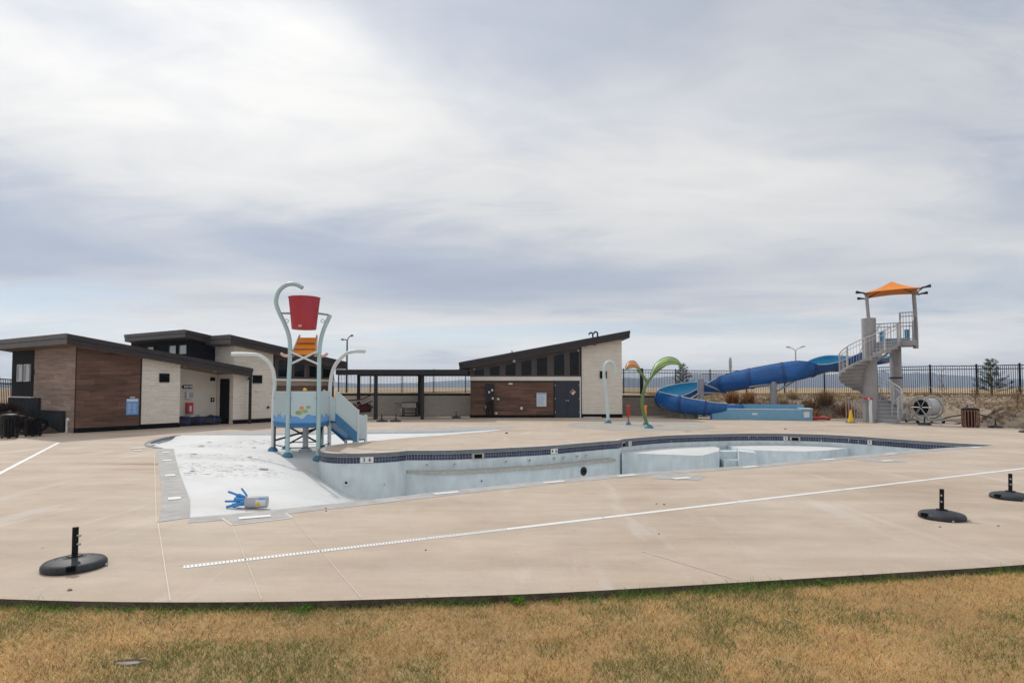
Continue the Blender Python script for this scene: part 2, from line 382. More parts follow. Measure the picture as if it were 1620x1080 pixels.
# ---------------------------------------------------------------- deck outline, pool outline
front = [(-21, 10.5), (-17, 7.9), (-12, 6.25), (-8, 5.45), (-5.6, 5.1), (-4.11, 4.95), (-3.3, 4.89), (-2.55, 4.875), (-1.8, 4.89), (-1.2, 4.93), (-.5, 5.0), (.4, 5.1), (1.5, 5.28), (2.6, 5.47), (3.6, 5.65), (4.9, 5.89), (8, 6.6), (14, 8.9), (20, 12.2), (24.5, 16)]
right_ = [(24.6, 18), (22.5, 20), (20.9, 22.0), (20.6, 24.2), (20.6, 25.2), (20.2, 26.5), (20.3, 28), (21.6, 29.3), (21.6, 31), (20.2, 32.2), (17.6, 32.4), (15.6, 32.6), (15.4, 33.9), (12.4, 34.2), (10.9, 36.0), (9.3, 36.25)]
rest_ = [(6.3, 36.3), (-10.5, 36.4), (-11, 37.4), (-19, 37.4), (-20, 28), (-17.0, 23.5), (-16.75, 22.4), (-17.2, 21.5), (-18.5, 21.1), (-21.5, 20.6), (-22.5, 17), (-22.4, 13)]
DECK = [(p.x, p.y) for p in crom([(*p, 0) for p in front], 4)]+right_+rest_
near = [(-4.19, 7.97), (-3.86, 8.12), (-3.3, 8.43), (-2.81, 8.76), (-2.34, 9.06), (-1.13, 9.92), (.57, 11.02), (2.36, 12.0), (5.0, 13.15), (6.29, 13.85), (9.56, 15.66), (12.1, 17.0), (13.5, 17.5)]
farm = [(13.95, 17.75), (13.3, 18.5), (12.4, 19.9), (11.7, 21.05), (10.8, 21.8), (9.6, 22.15), (8.3, 22.15), (6.27, 21.6), (5.02, 21.0), (3.6, 19.8)]
step_ = [(3.36, 19.3)]
peni = [(3.0, 19.1), (1.68, 18.05), (.9, 17.45), (-.18, 16.92), (-1.1, 16.5), (-1.85, 16.28), (-2.8, 16.2)]
tip = [(-2.98, 15.95), (-3.4, 15.68), (-4.2, 15.5), (-4.7, 15.66), (-5.04, 16.05), (-5.22, 16.55), (-5.3, 17.1), (-5.26, 17.64), (-5.05, 18.25), (-4.5, 19.0), (-3.4, 20.5), (-2.04, 21.95), (-.85, 23.5), (-.15, 25.0)]
wfar = [(-.55, 24.9), (-2.67, 23.5), (-5.55, 22.75), (-8.62, 21.9), (-10.9, 21.6)]
wcurve = [(-11.7, 21.5), (-11.65, 20.6), (-11.4, 19.5), (-11.0, 18.5), (-10.4, 17.55), (-9.75, 16.95)]
wleft = [(-9.29, 16.75), (-8.4, 15.2), (-6.47, 11.91), (-4.87, 9.25)]
def cr2(p, n): return [(q.x, q.y) for q in crom([(*a, 0) for a in p], n)]
SEG = [('near', cr2(near, 4)), ('far', cr2(farm, 4)), ('far', step_), ('far', cr2(peni, 5)), ('far', cr2(tip, 5)), ('zero', wfar), ('curve', cr2(wcurve, 4)), ('zero', wleft)]
POOL = []; KIND = []
for k, s in SEG:
    for p in s: POOL.append(p); KIND.append(k)

def deck_mesh():
    pts = [Vector(p) for p in DECK]+[Vector(p) for p in POOL]; nd = len(DECK)
    e = ring_edges(0, nd)+ring_edges(nd, len(POOL))
    v, _, f, *_r = delaunay_2d_cdt(pts, e, [], 0, 1e-5)
    m = MB(); fs = []
    for q in f:
        x = sum(v[i].x for i in q)/len(q); y = sum(v[i].y for i in q)/len(q)
        if pip(DECK, x, y) and not pip(POOL, x, y): fs.append(tuple(q))
    m.add([(p.x, p.y, 0) for p in v], fs)
    return m
deck = tag(deck_mesh().build('pool_deck', 'deck'), kind='structure')
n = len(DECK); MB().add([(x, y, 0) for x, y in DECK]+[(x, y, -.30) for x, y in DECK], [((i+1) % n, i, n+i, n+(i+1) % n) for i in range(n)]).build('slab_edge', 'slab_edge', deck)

def floor_z(x, y):
    d_ = max(.85*(x+4.27)+.526*(y-8.04), 0); e_ = max(.351*(x+10.69)-.936*(y-21.45), 0)
    g = -min(.07*min(d_, e_), .22)
    if x < -9.6 and y < 21: g = min(g, -.10*sst(-9.4, -10.6, x)*sst(21.4, 20.4, y)-.02)
    ramp = -.20-.30*max(x+7.3, 0)
    ramp = max(ramp, -1.15-.35*sst(-4, 4, x))
    k = (sst(18.3, 15.7, y) if x < -5.2 else (1. if y < 17.4 else 0.)) if x < -3.2 else (1. if y < 17.2+max(0, (x+3.2)) else 0.)
    if x > -2 and y < 24 and pip(POOL, x, y) and not (x < 0.4 and y > 20): k = 1.
    k *= max(sst(1.6, 4.6, d_), sst(-2.2, .6, x))
    return min(g, g*(1-k)+ramp*k)-.004
def pool_mesh():
    pts = [Vector(p) for p in POOL]; n = len(pts); e = ring_edges(0, n)
    xs = np.arange(-12, 14.5, .3); ys = np.arange(7.8, 26, .3)
    for x in xs:
        for y in ys:
            if pip(POOL, x, y) and seg_dist(POOL, x, y) > .2: pts.append(Vector((x+random.uniform(-.05, .05), y+random.uniform(-.05, .05))))
    v, _, f, *_r = delaunay_2d_cdt(pts, e, [], 0, 1e-5); m = MB(); fs = []
    for q in f:
        x = sum(v[i].x for i in q)/len(q); y = sum(v[i].y for i in q)/len(q)
        if pip(POOL, x, y): fs.append(tuple(q))
    m.add([(p.x, p.y, floor_z(p.x, p.y)) for p in v], fs)
    return m
fl = pool_mesh().build('pool_floor', 'plaster_floor', smooth=True); tag(fl, kind='structure')
def wall_mesh():
    m = MB(); n = len(POOL)
    for i in range(n):
        j = (i+1) % n; a = POOL[i]; b = POOL[j]
        za, zb = floor_z(*a)-.02, floor_z(*b)-.02
        m.add([(*a, -.003), (*b, -.003), (*b, zb), (*a, za)], [(0, 3, 2, 1)])
    return m
wall = tag(wall_mesh().build('pool_wall', 'plaster_wall'), kind='structure')
def nrm(P, i, closed=False):
    a = Vector(P[max(i-1, 0)]); b = Vector(P[min(i+1, len(P)-1)]); t = (b-a).normalized(); return Vector((-t.y, t.x))   # left of travel = into the pool
def strip(P, o0, o1, z0, z1, tap=None):         # ribbon along P between offsets o0..o1 (positive = into the pool)
    m = MB(); n = len(P); vs = []
    for i in range(n):
        nn = nrm(P, i); p = Vector(P[i])
        e1 = o1*tap[i] if tap else o1
        for o_, z in ((o0, z0), (e1, z0), (e1, z1), (o0, z1)): q = p+nn*o_; vs.append((q.x, q.y, z))
    fs = []
    for i in range(n-1):
        for k in range(4): fs.append((i*4+k, i*4+(k+1) % 4, i*4+4+(k+1) % 4, i*4+4+k))
    fs += [(0, 1, 2, 3), tuple((n-1)*4+k for k in (3, 2, 1, 0))]
    return m.add(vs, fs)
FARP = cr2(farm, 4)+step_+cr2(peni, 5)+cr2(tip, 5)[:28]
NEARP = cr2(near, 4)
strip(FARP, -.07, .035, -.075, .010).build('coping', 'coping', wall)
strip(FARP, -.16, -.02, .0105, .0135).build('coping_edge', 'coping_top', wall)
strip(NEARP, -.34, .02, -.06, .005).build('coping', 'strip', wall)
strip(cr2(wcurve, 4), -.12, .03, -.06, .012).build('coping', 'coping', wall)
strip(cr2(tip, 5)[27:], -.10, .01, -.05, .006).build('coping', 'coping_top', wall)
# tile band: thousands of 5 cm tiles, too small to pick apart
def resample(P, ds):
    out = []; acc = 0
    for i in range(len(P)-1):
        a = Vector(P[i]); b = Vector(P[i+1]); L = (b-a).length; t = (b-a)/L
        while acc < L: out.append((a+t*acc, t)); acc += ds
        acc -= L
    return out
tm = MB()
for p, t in resample(FARP, .080):
    nn = Vector((-t.y, t.x))
    for r_ in range(2):
        z1 = -.092-r_*.077; o_ = .012+random.uniform(-.0015, .0015); a = p+t*.004; b = p+t*.076
        q = [(a.x+nn.x*.002, a.y+nn.y*.002), (b.x+nn.x*.002, b.y+nn.y*.002), (b.x+nn.x*o_, b.y+nn.y*o_), (a.x+nn.x*o_, a.y+nn.y*o_)]
        tm.add([(*c_, z1-.071) for c_ in q]+[(*c_, z1) for c_ in q], [(4, 5, 6, 7), (2, 3, 7, 6), (3, 2, 1, 0), (0, 3, 7, 4), (1, 5, 6, 2)])
tag(tm.build('waterline_tiles', 'tile', wall), kind='stuff', label='dark blue square waterline tiles along the empty pool wall')
strip(FARP, .001, .006, -.245, -.076).build('grout_bed', 'grout', wall)
# underwater bench along the far wall, between tip and corner
benchP = [p for p in cr2(peni, 5)]
TP = [min(1., .04+(len(benchP)-1-i)*.22) for i in range(len(benchP))]
strip(benchP, .0, .34, -.59, -.51, TP).build('underwater_bench', 'ledge', wall)
strip(benchP, .0, .29, -1.6, -.59, TP).build('bench_riser', 'plaster_wall', wall)
# shallow shelves with steps between them
def prism_top(poly, z0, z1, nm, mat_side, mat_top):
    MB().prism(poly, z0, z1-.004).build(nm, mat_side, wall); MB().prism(poly, z1-.003, z1).build(nm+'_top', mat_top, wall)
prism_top([(3.5, 19.45), (5.65, 18.75), (5.9, 18.8), (6.75, 19.95), (7.15, 21.0), (7.15, 21.85), (6.2, 21.55), (5.0, 20.95), (4.0, 20.1), (3.62, 19.75)], -1.6, -.40, 'sun_shelf', 'plaster_wall', 'plaster_floor')
prism_top([(7.75, 21.0), (8.0, 20.3), (9.55, 19.9), (10.6, 20.3), (11.6, 21.0), (11.55, 21.15), (10.75, 21.75), (9.6, 22.1), (8.3, 22.1), (7.75, 21.98)], -1.6, -.40, 'sun_shelf', 'plaster_wall', 'plaster_floor')
for k in range(4):
    MB().box(7.152, 7.748, 21.0-.38*k, 21.38-.38*k if k else 21.9, -1.6, -.52-.24*k).build('pool_step', 'plaster_wall', wall)
MB().prism([(7.5, 20.15), (7.76, 20.98), (8.02, 20.28), (7.9, 19.7)], -1.6, -.42).build('step_cheek', 'plaster_wall', wall)
for (x, y, wd, ht, rz) in ((6.9, 21.72, .75, .28, .12), (7.7, 21.95, .55, .24, .05)):
    b_ = MB().bar((-wd/2, 0, 0), (wd/2, 0, 0), .05, ht); o = b_.build('plywood_panel', 'soffit', at=(x, y-.12, -.40+ht/2+.002)); o.rotation_euler = (R(-6), 0, rz)
    tag(o, 'tan plywood panel leaning at pool wall behind the white shelf, '+('left and larger one' if wd > .6 else 'right and smaller one'), 'panel', 'plywood panels in the pool')
# depth markers on the far wall
def marker_on(P, i, txt, wd=.30, nm='depth_marker'):
    p = Vector(P[i]); nn = nrm(P, i); c = p+nn*.022; ang = math.atan2(nn.y, nn.x)+PI/2
    m = MB().box(-wd/2, wd/2, -.006, .006, -.075, .075); me = m.mesh(nm); me.materials.append(M['marker'])
    o = bpy.data.objects.new(nm, me); COL.objects.link(o); o.location = (c.x, c.y, -.155); o.rotation_euler = (0, 0, ang); o.parent = wall
    ORG[o.name] = Vector((0, 0, 0))
    if txt:
        t = text_mesh(txt, .135); t.materials.append(M['ink']); q = bpy.data.objects.new('lettering', t); COL.objects.link(q); q.parent = o; q.location = (0, -.0085, 0); q.rotation_euler = (R(90), 0, 0)
    return o
def near_idx(P, x, y): return min(range(len(P)), key=lambda i: (P[i][0]-x)**2+(P[i][1]-y)**2)
marker_on(FARP, near_idx(FARP, -3.7, 15.6), '3  6', .33); marker_on(FARP, near_idx(FARP, 1.2, 17.7), '4  6', .26)
for x, y in ((3.9, 20.1), (9.9, 22.1), (12.0, 20.5)): marker_on(FARP, near_idx(FARP, x, y), '5', .14)
def skim(x, y):
    i = near_idx(FARP, x, y); p = Vector(FARP[i]); nn = nrm(FARP, i); ang = math.atan2(nn.y, nn.x)+PI/2; c = p+nn*.015
    m = MB().box(-.17, .17, -.02, .012, -.09, .075); o = m.build('skimmer_frame', 'ledge', wall); o.location = (c.x, c.y, -.17); o.rotation_euler = (0, 0, ang); ORG[o.name] = Vector((0, 0, 0))
    q = MB().box(-.11, .11, -.024, -.0205, -.06, .05).build('opening', 'base_black', o)
for x, y in ((-.9, 16.6), (3.55, 19.7), (10.3, 22.0)): skim(x, y)
def fitting(x, y, z, r, mat='rim_white', P=FARP, off=.012):
    i = near_idx(P, x, y); p = Vector(P[i]); nn = nrm(P, i); c = p+nn*off; ang = math.atan2(nn.y, nn.x)+PI/2
    o = inst('wall_fitting', ('fit', r), lambda: MB().lathe([(r, 0), (r, .012), (r*.7, .02), (r*.68, .012)], n=16), mat, wall, (c.x, c.y, z), rot=(R(90), 0, ang))
    q = inst('fitting_hole', ('fh', r), lambda: MB().lathe([(r*.32, .0), (r*.32, .021)], n=12), 'base_black', wall, (c.x, c.y, z), rot=(R(90), 0, ang))
fitting(-4.25, 15.5, -.72, .10)
for x in (-2.2, -1.5, -.2, .5, 1.15, 1.6, 2.0, 2.4): fitting(x, 16.2+max(0, (x+1.5))*.55, -.36, .052)
for x, y in ((-.9, 16.6), (-3.2, 15.7)): fitting(x, y, -.80, .06 if x > -2 else .03, off=.292 if x > -2 else .012)
fitting(1.9, 18.2, -.78, .13, 'dark_steel', off=.292)

# drains and nozzle caps set in the white floor
for x, y, r_ in ((-9.3, 18.2, .10), (-8.3, 15.9, .09), (-8.0, 18.9, .07), (-6.9, 16.0, .07), (-5.6, 13.7, .12), (-9.9, 19.9, .08), (-7.3, 19.8, .09), (-3.2, 21.9, .12), (-1.9, 22.9, .10), (-6.6, 12.6, .05)):
    z_ = floor_z(x, y)+.006
    inst('floor_drain', ('fd', r_), lambda: MB().lathe([(r_, -.02), (r_, .004), (r_*.8, .008)], n=18), 'strip', fl, (x, y, z_)); inst('drain_slot', ('fds', r_), lambda: MB().lathe([(r_*.6, 0), (r_*.6, .0095)], n=14), 'dark_steel', fl, (x, y, z_))
# grey concrete strips flush with the deck, marker tiles, joints
def sheet(poly, z, name, mat, parent=None):
    m = MB(); n = len(poly); m.add([(x, y, z) for x, y in poly], [tuple(range(n))]); o = m.build(name, mat, parent)
    if not parent: tag(o, kind='structure')
    return o
st1 = sheet([(-4.45, 7.70), (-4.19, 7.97), (-4.87, 9.25), (-6.47, 11.91), (-8.4, 15.2), (-9.29, 16.75), (-9.95, 17.0), (-9.72, 16.6), (-8.85, 15.2), (-6.45, 11.2), (-5.05, 8.85)], .004, 'beach_strip', 'strip')
st2 = sheet([(-.15, 25.0), (-.55, 24.9), (-2.67, 23.5), (-5.55, 22.75), (-8.62, 21.9), (-10.9, 21.6), (-11.7, 21.7), (-11.9, 22.4), (-10.0, 23.2), (-5.9, 24.2), (-3.9, 24.9), (-1.35, 25.8), (.2, 26.5)], .004, 'beach_strip', 'strip')
st3 = sheet([(-3.75, 7.93), (-3.25, 8.13), (-3.05, 8.26), (-2.85, 7.95), (-3.45, 7.55)], .004, 'drain_box_pad', 'strip')
def mtile(x, y, a, b, rz, par=deck, z=.008):
    inst('marker_tile', ('mt', a, b), lambda: MB().box(-a/2, a/2, -b/2, b/2, 0, .006), 'marker', par, (x, y, z), rz)
for t_ in (.12, .42, .72, .93): x = -4.62-(4.72)*t_; y = 8.35+8.0*t_; mtile(x+.05, y, .17, .22, R(31), st1)
mtile(-3.35, 7.98, .38, .14, R(24)); mtile(-10.35, 16.9, .3, .2, R(30)); mtile(-10.6, 18.0, .3, .2, R(60)); mtile(-10.0, 16.3, .2, .2, R(30))
for x, y in ((-1.05, 9.78), (.75, 10.9), (2.2, 11.7), (5.05, 12.95), (7.4, 14.25), (9.6, 15.45), (13.0, 17.1)): mtile(x, y, .42, .13, R(27))
mtile(3.15, 11.35, .38, .16, R(22)); mtile(8.6, 14.0, .38, .16, R(22))
sheet([(2.7, 11.85), (3.2, 12.05), (3.7, 11.65), (3.4, 11.15), (2.6, 11.35)], .004, 'drain_box_pad', 'strip')
sheet([(8.0, 14.6), (8.5, 14.85), (9.2, 14.3), (8.9, 13.75), (8.1, 14.0)], .004, 'drain_box_pad', 'strip')
def joint(a, b, wd=.006):
    o = MB().bar((*a, .004), (*b, .004), wd, .004); o.build('joint_sealant', 'joint', deck)
joint((-4.45, 7.70), (-2.72, 4.9), .009); joint((-3.45, 7.55), (-2.0, 4.92)); joint((-2.85, 7.95), (-1.22, 4.97)); joint((-9.74, 16.6), (-4.47, 7.70), .010)
joint((-3.75, 7.93), (-3.45, 7.55), .03); joint((-3.45, 7.55), (-2.85, 7.95), .03); joint((-2.85, 7.95), (-3.05, 8.26), .03)
joint((1.35, 6.35), (2.0, 5.4), .008)
sheet([(5.6+3.05*math.cos(2*PI*k/48), 26.75+3.0*math.sin(2*PI*k/48)) for k in range(48)], .004, 'splash_pad', 'pad')
m = MB(); CP = [(5.6+3.12*math.cos(2*PI*k/64), 26.75+3.07*math.sin(2*PI*k/64)) for k in range(65)]
strip(CP, -.05, .05, .002, .006).build('pad_edge', 'strip', deck)
# trench drains
def trench(a, b, label, slots):
    a = Vector((*a, 0)); b = Vector((*b, 0)); t = (b-a).normalized(); o = thing('trench_drain', label, 'drain', (a.x, a.y, 0), 'white trench drains in the deck')
    MB().bar(a+V(0, 0, .003), b+V(0, 0, .003), .085, .006).build('channel', 'white_plastic', o)
    ang = math.atan2(t.y, t.x); L = (b-a).length
    k = 0; x = .02
    while x < min(L, slots):
        p = a+t*x
        inst('grate_slot', 'slot', lambda: MB().box(-.004, .004, -.025, .025, 0, .0015), 'coping', o, (p.x, p.y, .0062), ang); x += .034
    for kk in range(1, int(L/2.4)+1):
        p = a+t*2.4*kk; inst('seam', 'seam', lambda: MB().box(-.004, .004, -.042, .042, 0, .0015), 'coping', o, (p.x, p.y, .0062), ang)
trench((-3.1, 5.8), (14.6, 14.72), 'long narrow white drain line crossing the near deck, slotted at its left end', 3.4)
trench((-13.86, 18.64), (-8.9, 9.95), 'short white drain line on the deck at left, below the bathhouse corner', 0)

# ---------------------------------------------------------------- terrain
XA, XB, YA, YB = -52, 58, -14, 66
def ground_z(x, y):
    dd = seg_dist(DECK, x, y)
    if x > 0: T = 1.248*sst(15, 23, y)-.068
    else: T = -.068+.868*sst(15, 21, y)+.38*sst(-20, -12, x)*sst(30, 36, y)
    T += .12*math.sin(x*.21+1.3)*math.sin(y*.17)*sst(22, 30, y)
    wd = 5.2 if x > 8 else (2.3 if x < -12 else .9)
    if x > 8: k = .55*sst(0, 1.6, dd)*min(dd/1.6, 1)+.45*sst(.8, wd, dd)
    else: k = sst(0, wd, dd)
    return -.068+(T+.068)*k
def terrain():
    pts = [Vector(p) for p in DECK]; n = len(pts); e = ring_edges(0, n)
    border = [(x, YA) for x in np.arange(XA, XB, 5)]+[(XB, y) for y in np.arange(YA, YB, 5)]+[(x, YB) for x in np.arange(XB, XA, -5)]+[(XA, y) for y in np.arange(YB, YA, -5)]
    nb = len(border); e += ring_edges(n, nb); pts += [Vector(p) for p in border]
    for x in np.arange(XA+1, XB-.5, 1.0):
        for y in np.arange(YA+1, YB-.5, 1.0):
            stepn = 1 if (abs(x) < 34 and 0 < y < 46) else 3
            if int(x-XA) % stepn or int(y-YA) % stepn: continue
            xx = x+random.uniform(-.2, .2); yy = y+random.uniform(-.2, .2)
            if not pip(DECK, xx, yy) and seg_dist(DECK, xx, yy) > .35: pts.append(Vector((xx, yy)))
    v, _, f, *_r = delaunay_2d_cdt(pts, e, [], 0, 1e-5)
    zz = [ground_z(p.x, p.y) for p in v]; zz = [-.068 if i < n else z for i, z in enumerate(zz)]
    grp = {'lawn': [], 'berm': [], 'hillside': [], 'plain': []}
    for q in f:
        x = sum(v[i].x for i in q)/len(q); y = sum(v[i].y for i in q)/len(q)
        if pip(DECK, x, y): continue
        if y < 14: k = 'lawn'
        elif x > 5 and y < 42 and x < 30: k = 'berm'
        elif x < -12 and y < 33 and x > -24: k = 'hillside'
        else: k = 'plain'
        grp[k].append(tuple(q))
    for k, fs in grp.items():
        used = sorted({i for q in fs for i in q}); mp = {i: j for j, i in enumerate(used)}
        m = MB(); m.add([(v[i].x, v[i].y, zz[i]) for i in used], [tuple(mp[i] for i in q) for q in fs])
        tag(m.build(k if k != 'plain' else 'near_plain', k, smooth=True), kind='structure')
    cxm, cym = (XA+XB)/2, (YA+YB)/2; vs = []; fs = []; rings = [1, 1.5, 2.4, 4, 7, 12, 22, 40, 66]
    for r_ in rings:
        for (x, y) in border:
            X_ = cxm+(x-cxm)*r_; Y_ = cym+(y-cym)*r_; z = ground_z(x, y)
            if r_ > 1: z = z*(1/r_)+(1-1/r_)*(.55+.35*math.sin(X_*.008+.5)*math.cos(Y_*.006))-(r_ > 10)*.4
            vs.append((X_, Y_, z))
    for i in range(len(rings)-1):
        for k in range(nb): a = i*nb+k; b = i*nb+(k+1) % nb; fs.append((a, a+nb, b+nb, b))
    tag(MB().add(vs, fs).build('plain', 'plain', smooth=True), kind='structure')
terrain()
# mountains: three ridges with real depth
def ridge(y0, dep, x0, x1, hs, seed, step=24):
    rg = np.random.default_rng(seed); xs = np.arange(x0, x1+1, step); n = len(xs)
    base = np.interp(xs, [h[0] for h in hs], [h[1] for h in hs])
    nz = np.zeros(n)
    for o_ in range(5):
        k = max(2, int((x1-x0)/(420/2**o_))); nz += np.interp(np.linspace(0, k, n), np.arange(k+1), rg.normal(0, 1, k+1))*(.5**o_)
    H = np.maximum(base*(1+.16*nz), 1); rows = 9; vs = []; fs = []
    for r_ in range(rows):
        t = r_/(rows-1); prof = math.sin(PI*min(t*1.15, 1)*.5)**1.3 if t < .87 else 1-.25*(t-.87)/.13
        jit = rg.normal(0, .09, n)*(.3+t*.4)*(t > .05)*(t < .86)
        for i in range(n): vs.append((xs[i]+rg.normal(0, 5), y0+dep*t, H[i]*max(prof+jit[i], 0)-3*(r_ == 0)))
    for r_ in range(rows-1):
        for i in range(n-1): a = r_*n+i; fs.append((a, a+1, a+n+1, a+n))
    o = MB().add(vs, fs).build('mountains', 'mountain', smooth=True); tag(o, kind='structure')
ridge(2380, 320, -2600, 2700, [(-2600, 30), (-1900, 26), (-900, 12), (-500, 14), (-220, 30), (0, 40), (300, 46), (620, 50), (860, 56), (1050, 38), (1500, 52), (1800, 66), (2100, 50), (2700, 40)], 5)
ridge(2150, 200, -2500, 2500, [(-2500, 12), (-1500, 14), (-760, 22), (-560, 12), (-300, 20), (100, 24), (500, 30), (900, 24), (1500, 36), (2000, 34), (2500, 20)], 9)
ridge(1500, 180, -1900, 1900, [(-1900, 9), (-1300, 16), (-1150, 9), (-500, 3), (0, 2.5), (600, 3), (1100, 3), (1500, 3), (1900, 5)], 14, 16)

# ---------------------------------------------------------------- buildings
class Frame:
    def __init__(s, o, ang): s.o = Vector((*o, 0)); s.a = ang; s.t = Vector((math.cos(ang), math.sin(ang), 0)); s.b = Vector((-math.sin(ang), math.cos(ang), 0))
    def p(s, u, r, z): return s.o+s.t*u+s.b*r+V(0, 0, z)
    def box(s, m, u0, u1, r0, r1, z0, z1):
        f0 = z0 if callable(z0) else (lambda u, z=z0: z); f1 = z1 if callable(z1) else (lambda u, z=z1: z)
        return m.hexa([s.p(u0, r0, f0(u0)), s.p(u1, r0, f0(u1)), s.p(u1, r1, f0(u1)), s.p(u0, r1, f0(u0)), s.p(u0, r0, f1(u0)), s.p(u1, r0, f1(u1)), s.p(u1, r1, f1(u1)), s.p(u0, r1, f1(u0))])
def fbox(fr, name, mat, parent, *a):
    m = MB(); fr.box(m, *a); return m.build(name, mat, parent)
def boards(fr, face, c, u0, u1, z0, ztop, parent, mat, L=1.2, H=.2, skip=()):
    # planks in running bond on a wall face; face 'f' (along u at r=c) or 'l' (along r at u=c)
    row = 0; z = z0
    while True:
        if z+.05 > max(ztop(u0), ztop(u1)): break
        off = -((row*.43) % 1)*L; u = u0+off
        while u < u1-.02:
            a = max(u, u0); b = min(u+L, u1); u += L
            if b-a < .05: continue
            lim = min(ztop(a), ztop(b))+.16
            if z+H > lim: continue
            if any(a < s1 and b > s0 and z < t1 and z+H > t0 for s0, s1, t0, t1 in skip): continue
            l = round(b-a, 3)
            ctr = fr.p((a+b)/2, c-.011, z+H/2) if face == 'f' else fr.p(c-.011, (a+b)/2, z+H/2)
            inst('siding_board', ('bd', l, H), lambda: MB().box(-l/2+.003, l/2-.003, -.011+random.uniform(0, .001), .011, -H/2+.003, H/2-.003), mat, parent, ctr, fr.a if face == 'f' else fr.a-PI/2)
        z += H; row += 1
def ledger(fr, face, c, u0, u1, z0, ztop, parent, mat, h=(.04, .085), l=(.16, .5), name='ledger_stone', skip=()):
    m = MB(); z = z0
    while z < max(ztop(u0), ztop(u1)):
        hh = random.uniform(*h); u = u0-random.uniform(0, .2)
        while u < u1:
            ln = random.uniform(*l); a = max(u, u0); b = min(u+ln, u1); u += ln
            if b-a < .02: continue
            if z+hh > min(ztop(a), ztop(b))+.12: continue
            if any(a < s1 and b > s0 and z < t1 and z+hh > t0 for s0, s1, t0, t1 in skip): continue
            d_ = random.uniform(.012, .028)
            if face == 'f': fr.box(m, a+.002, b-.002, c-d_, c, z+.002, z+hh-.002)
            else:
                m.hexa([fr.p(c-d_, b-.002, z+.002), fr.p(c-d_, a+.002, z+.002), fr.p(c, a+.002, z+.002), fr.p(c, b-.002, z+.002), fr.p(c-d_, b-.002, z+hh-.002), fr.p(c-d_, a+.002, z+hh-.002), fr.p(c, a+.002, z+hh-.002), fr.p(c, b-.002, z+hh-.002)])
        z += hh
    return tag(m.build(name, mat, parent), kind='stuff')
def roof(fr, parent, u0, u1, r0, r1, ztop, th=.38, pale_end=True):
    m = MB(); fr.box(m, u0+.03, u1-.03, r0+.03, r1-.03, lambda u: ztop(u)-th+.03, lambda u: ztop(u)-.01); ro = m.build('roof', 'metal_roof', parent)
    m = MB(); fr.box(m, u0+.03, u1-.03, r0+.03, r1-.03, lambda u: ztop(u)-th+.005, lambda u: ztop(u)-th+.028); m.build('soffit', 'soffit', ro)
    lo = lambda u: ztop(u)-th; mi = lambda u: ztop(u)-th*.46; hi = lambda u: ztop(u)
    for z0, z1, pr in ((lo, lambda u: mi(u)-.012, 0), (mi, hi, .022)):
        for (a, b, c_, d_, mt) in ((u0+.03, u1-.03, r0-pr, r0+.03, 'metal_roof'), (u0+.03, u1-.03, r1-.03, r1+pr, 'metal_roof'), (u0-pr, u0+.03, r0-pr, r1+pr, 'fascia_pale' if pale_end else 'metal_roof'), (u1-.03, u1+pr, r0-pr, r1+pr, 'metal_roof')):
            fbox(fr, 'fascia_board', mt, ro, a, b, c_, d_, z0, z1)
    return ro
def window(fr, parent, face, c, u0, u1, z0, z1f, mat='glass', fw=.05, fmat='frame_dark', pane_in=.02):
    z1 = z1f if callable(z1f) else (lambda u: z1f)
    def bx(m, a, b, d0, d1, za, zb):
        if face == 'f': fr.box(m, a, b, c-d0, c-d1, za, zb)
        else: m.hexa([fr.p(c-d0, b, za), fr.p(c-d0, a, za), fr.p(c-d1, a, za), fr.p(c-d1, b, za), fr.p(c-d0, b, zb), fr.p(c-d0, a, zb), fr.p(c-d1, a, zb), fr.p(c-d1, b, zb)])
    m = MB()
    if face == 'f':
        fr.box(m, u0, u0+fw, c-.06, c, z0, z1); fr.box(m, u1-fw, u1, c-.06, c, z0, z1)
        fr.box(m, u0+fw, u1-fw, c-.06, c, z0, z0+fw); fr.box(m, u0+fw, u1-fw, c-.06, c, lambda u: z1(u)-fw, z1)
    else:
        zz = z1(0); bx(m, u0, u0+fw, .06, 0, z0, zz); bx(m, u1-fw, u1, .06, 0, z0, zz); bx(m, u0+fw, u1-fw, .06, 0, z0, z0+fw); bx(m, u0+fw, u1-fw, .06, 0, zz-fw, zz)
    wd = m.build('window', fmat, parent); m = MB()
    if face == 'f': fr.box(m, u0+fw+.001, u1-fw-.001, c-pane_in-.012, c-pane_in, z0+fw+.001, lambda u: z1(u)-fw-.001)
    else: bx(m, u0+fw+.001, u1-fw-.001, pane_in+.012, pane_in, z0+fw+.001, z1(0)-fw-.001)
    m.build('pane', mat, wd); return wd
def louvre(fr, parent, c, u0, u1, z0, z1):
    m = MB(); fr.box(m, u0, u1, c-.05, c, z0, z1); vv = m.build('vent', 'base_black', parent)
    k = z0+.05
    while k < z1-.04:
        m = MB(); m.hexa([fr.p(u0+.03, c-.085, k), fr.p(u1-.03, c-.085, k), fr.p(u1-.03, c-.052, k+.02), fr.p(u0+.03, c-.052, k+.02), fr.p(u0+.03, c-.085, k+.012), fr.p(u1-.03, c-.085, k+.012), fr.p(u1-.03, c-.052, k+.032), fr.p(u0+.03, c-.052, k+.032)])
        m.build('louvre_blade', 'black_metal', vv); k += .07

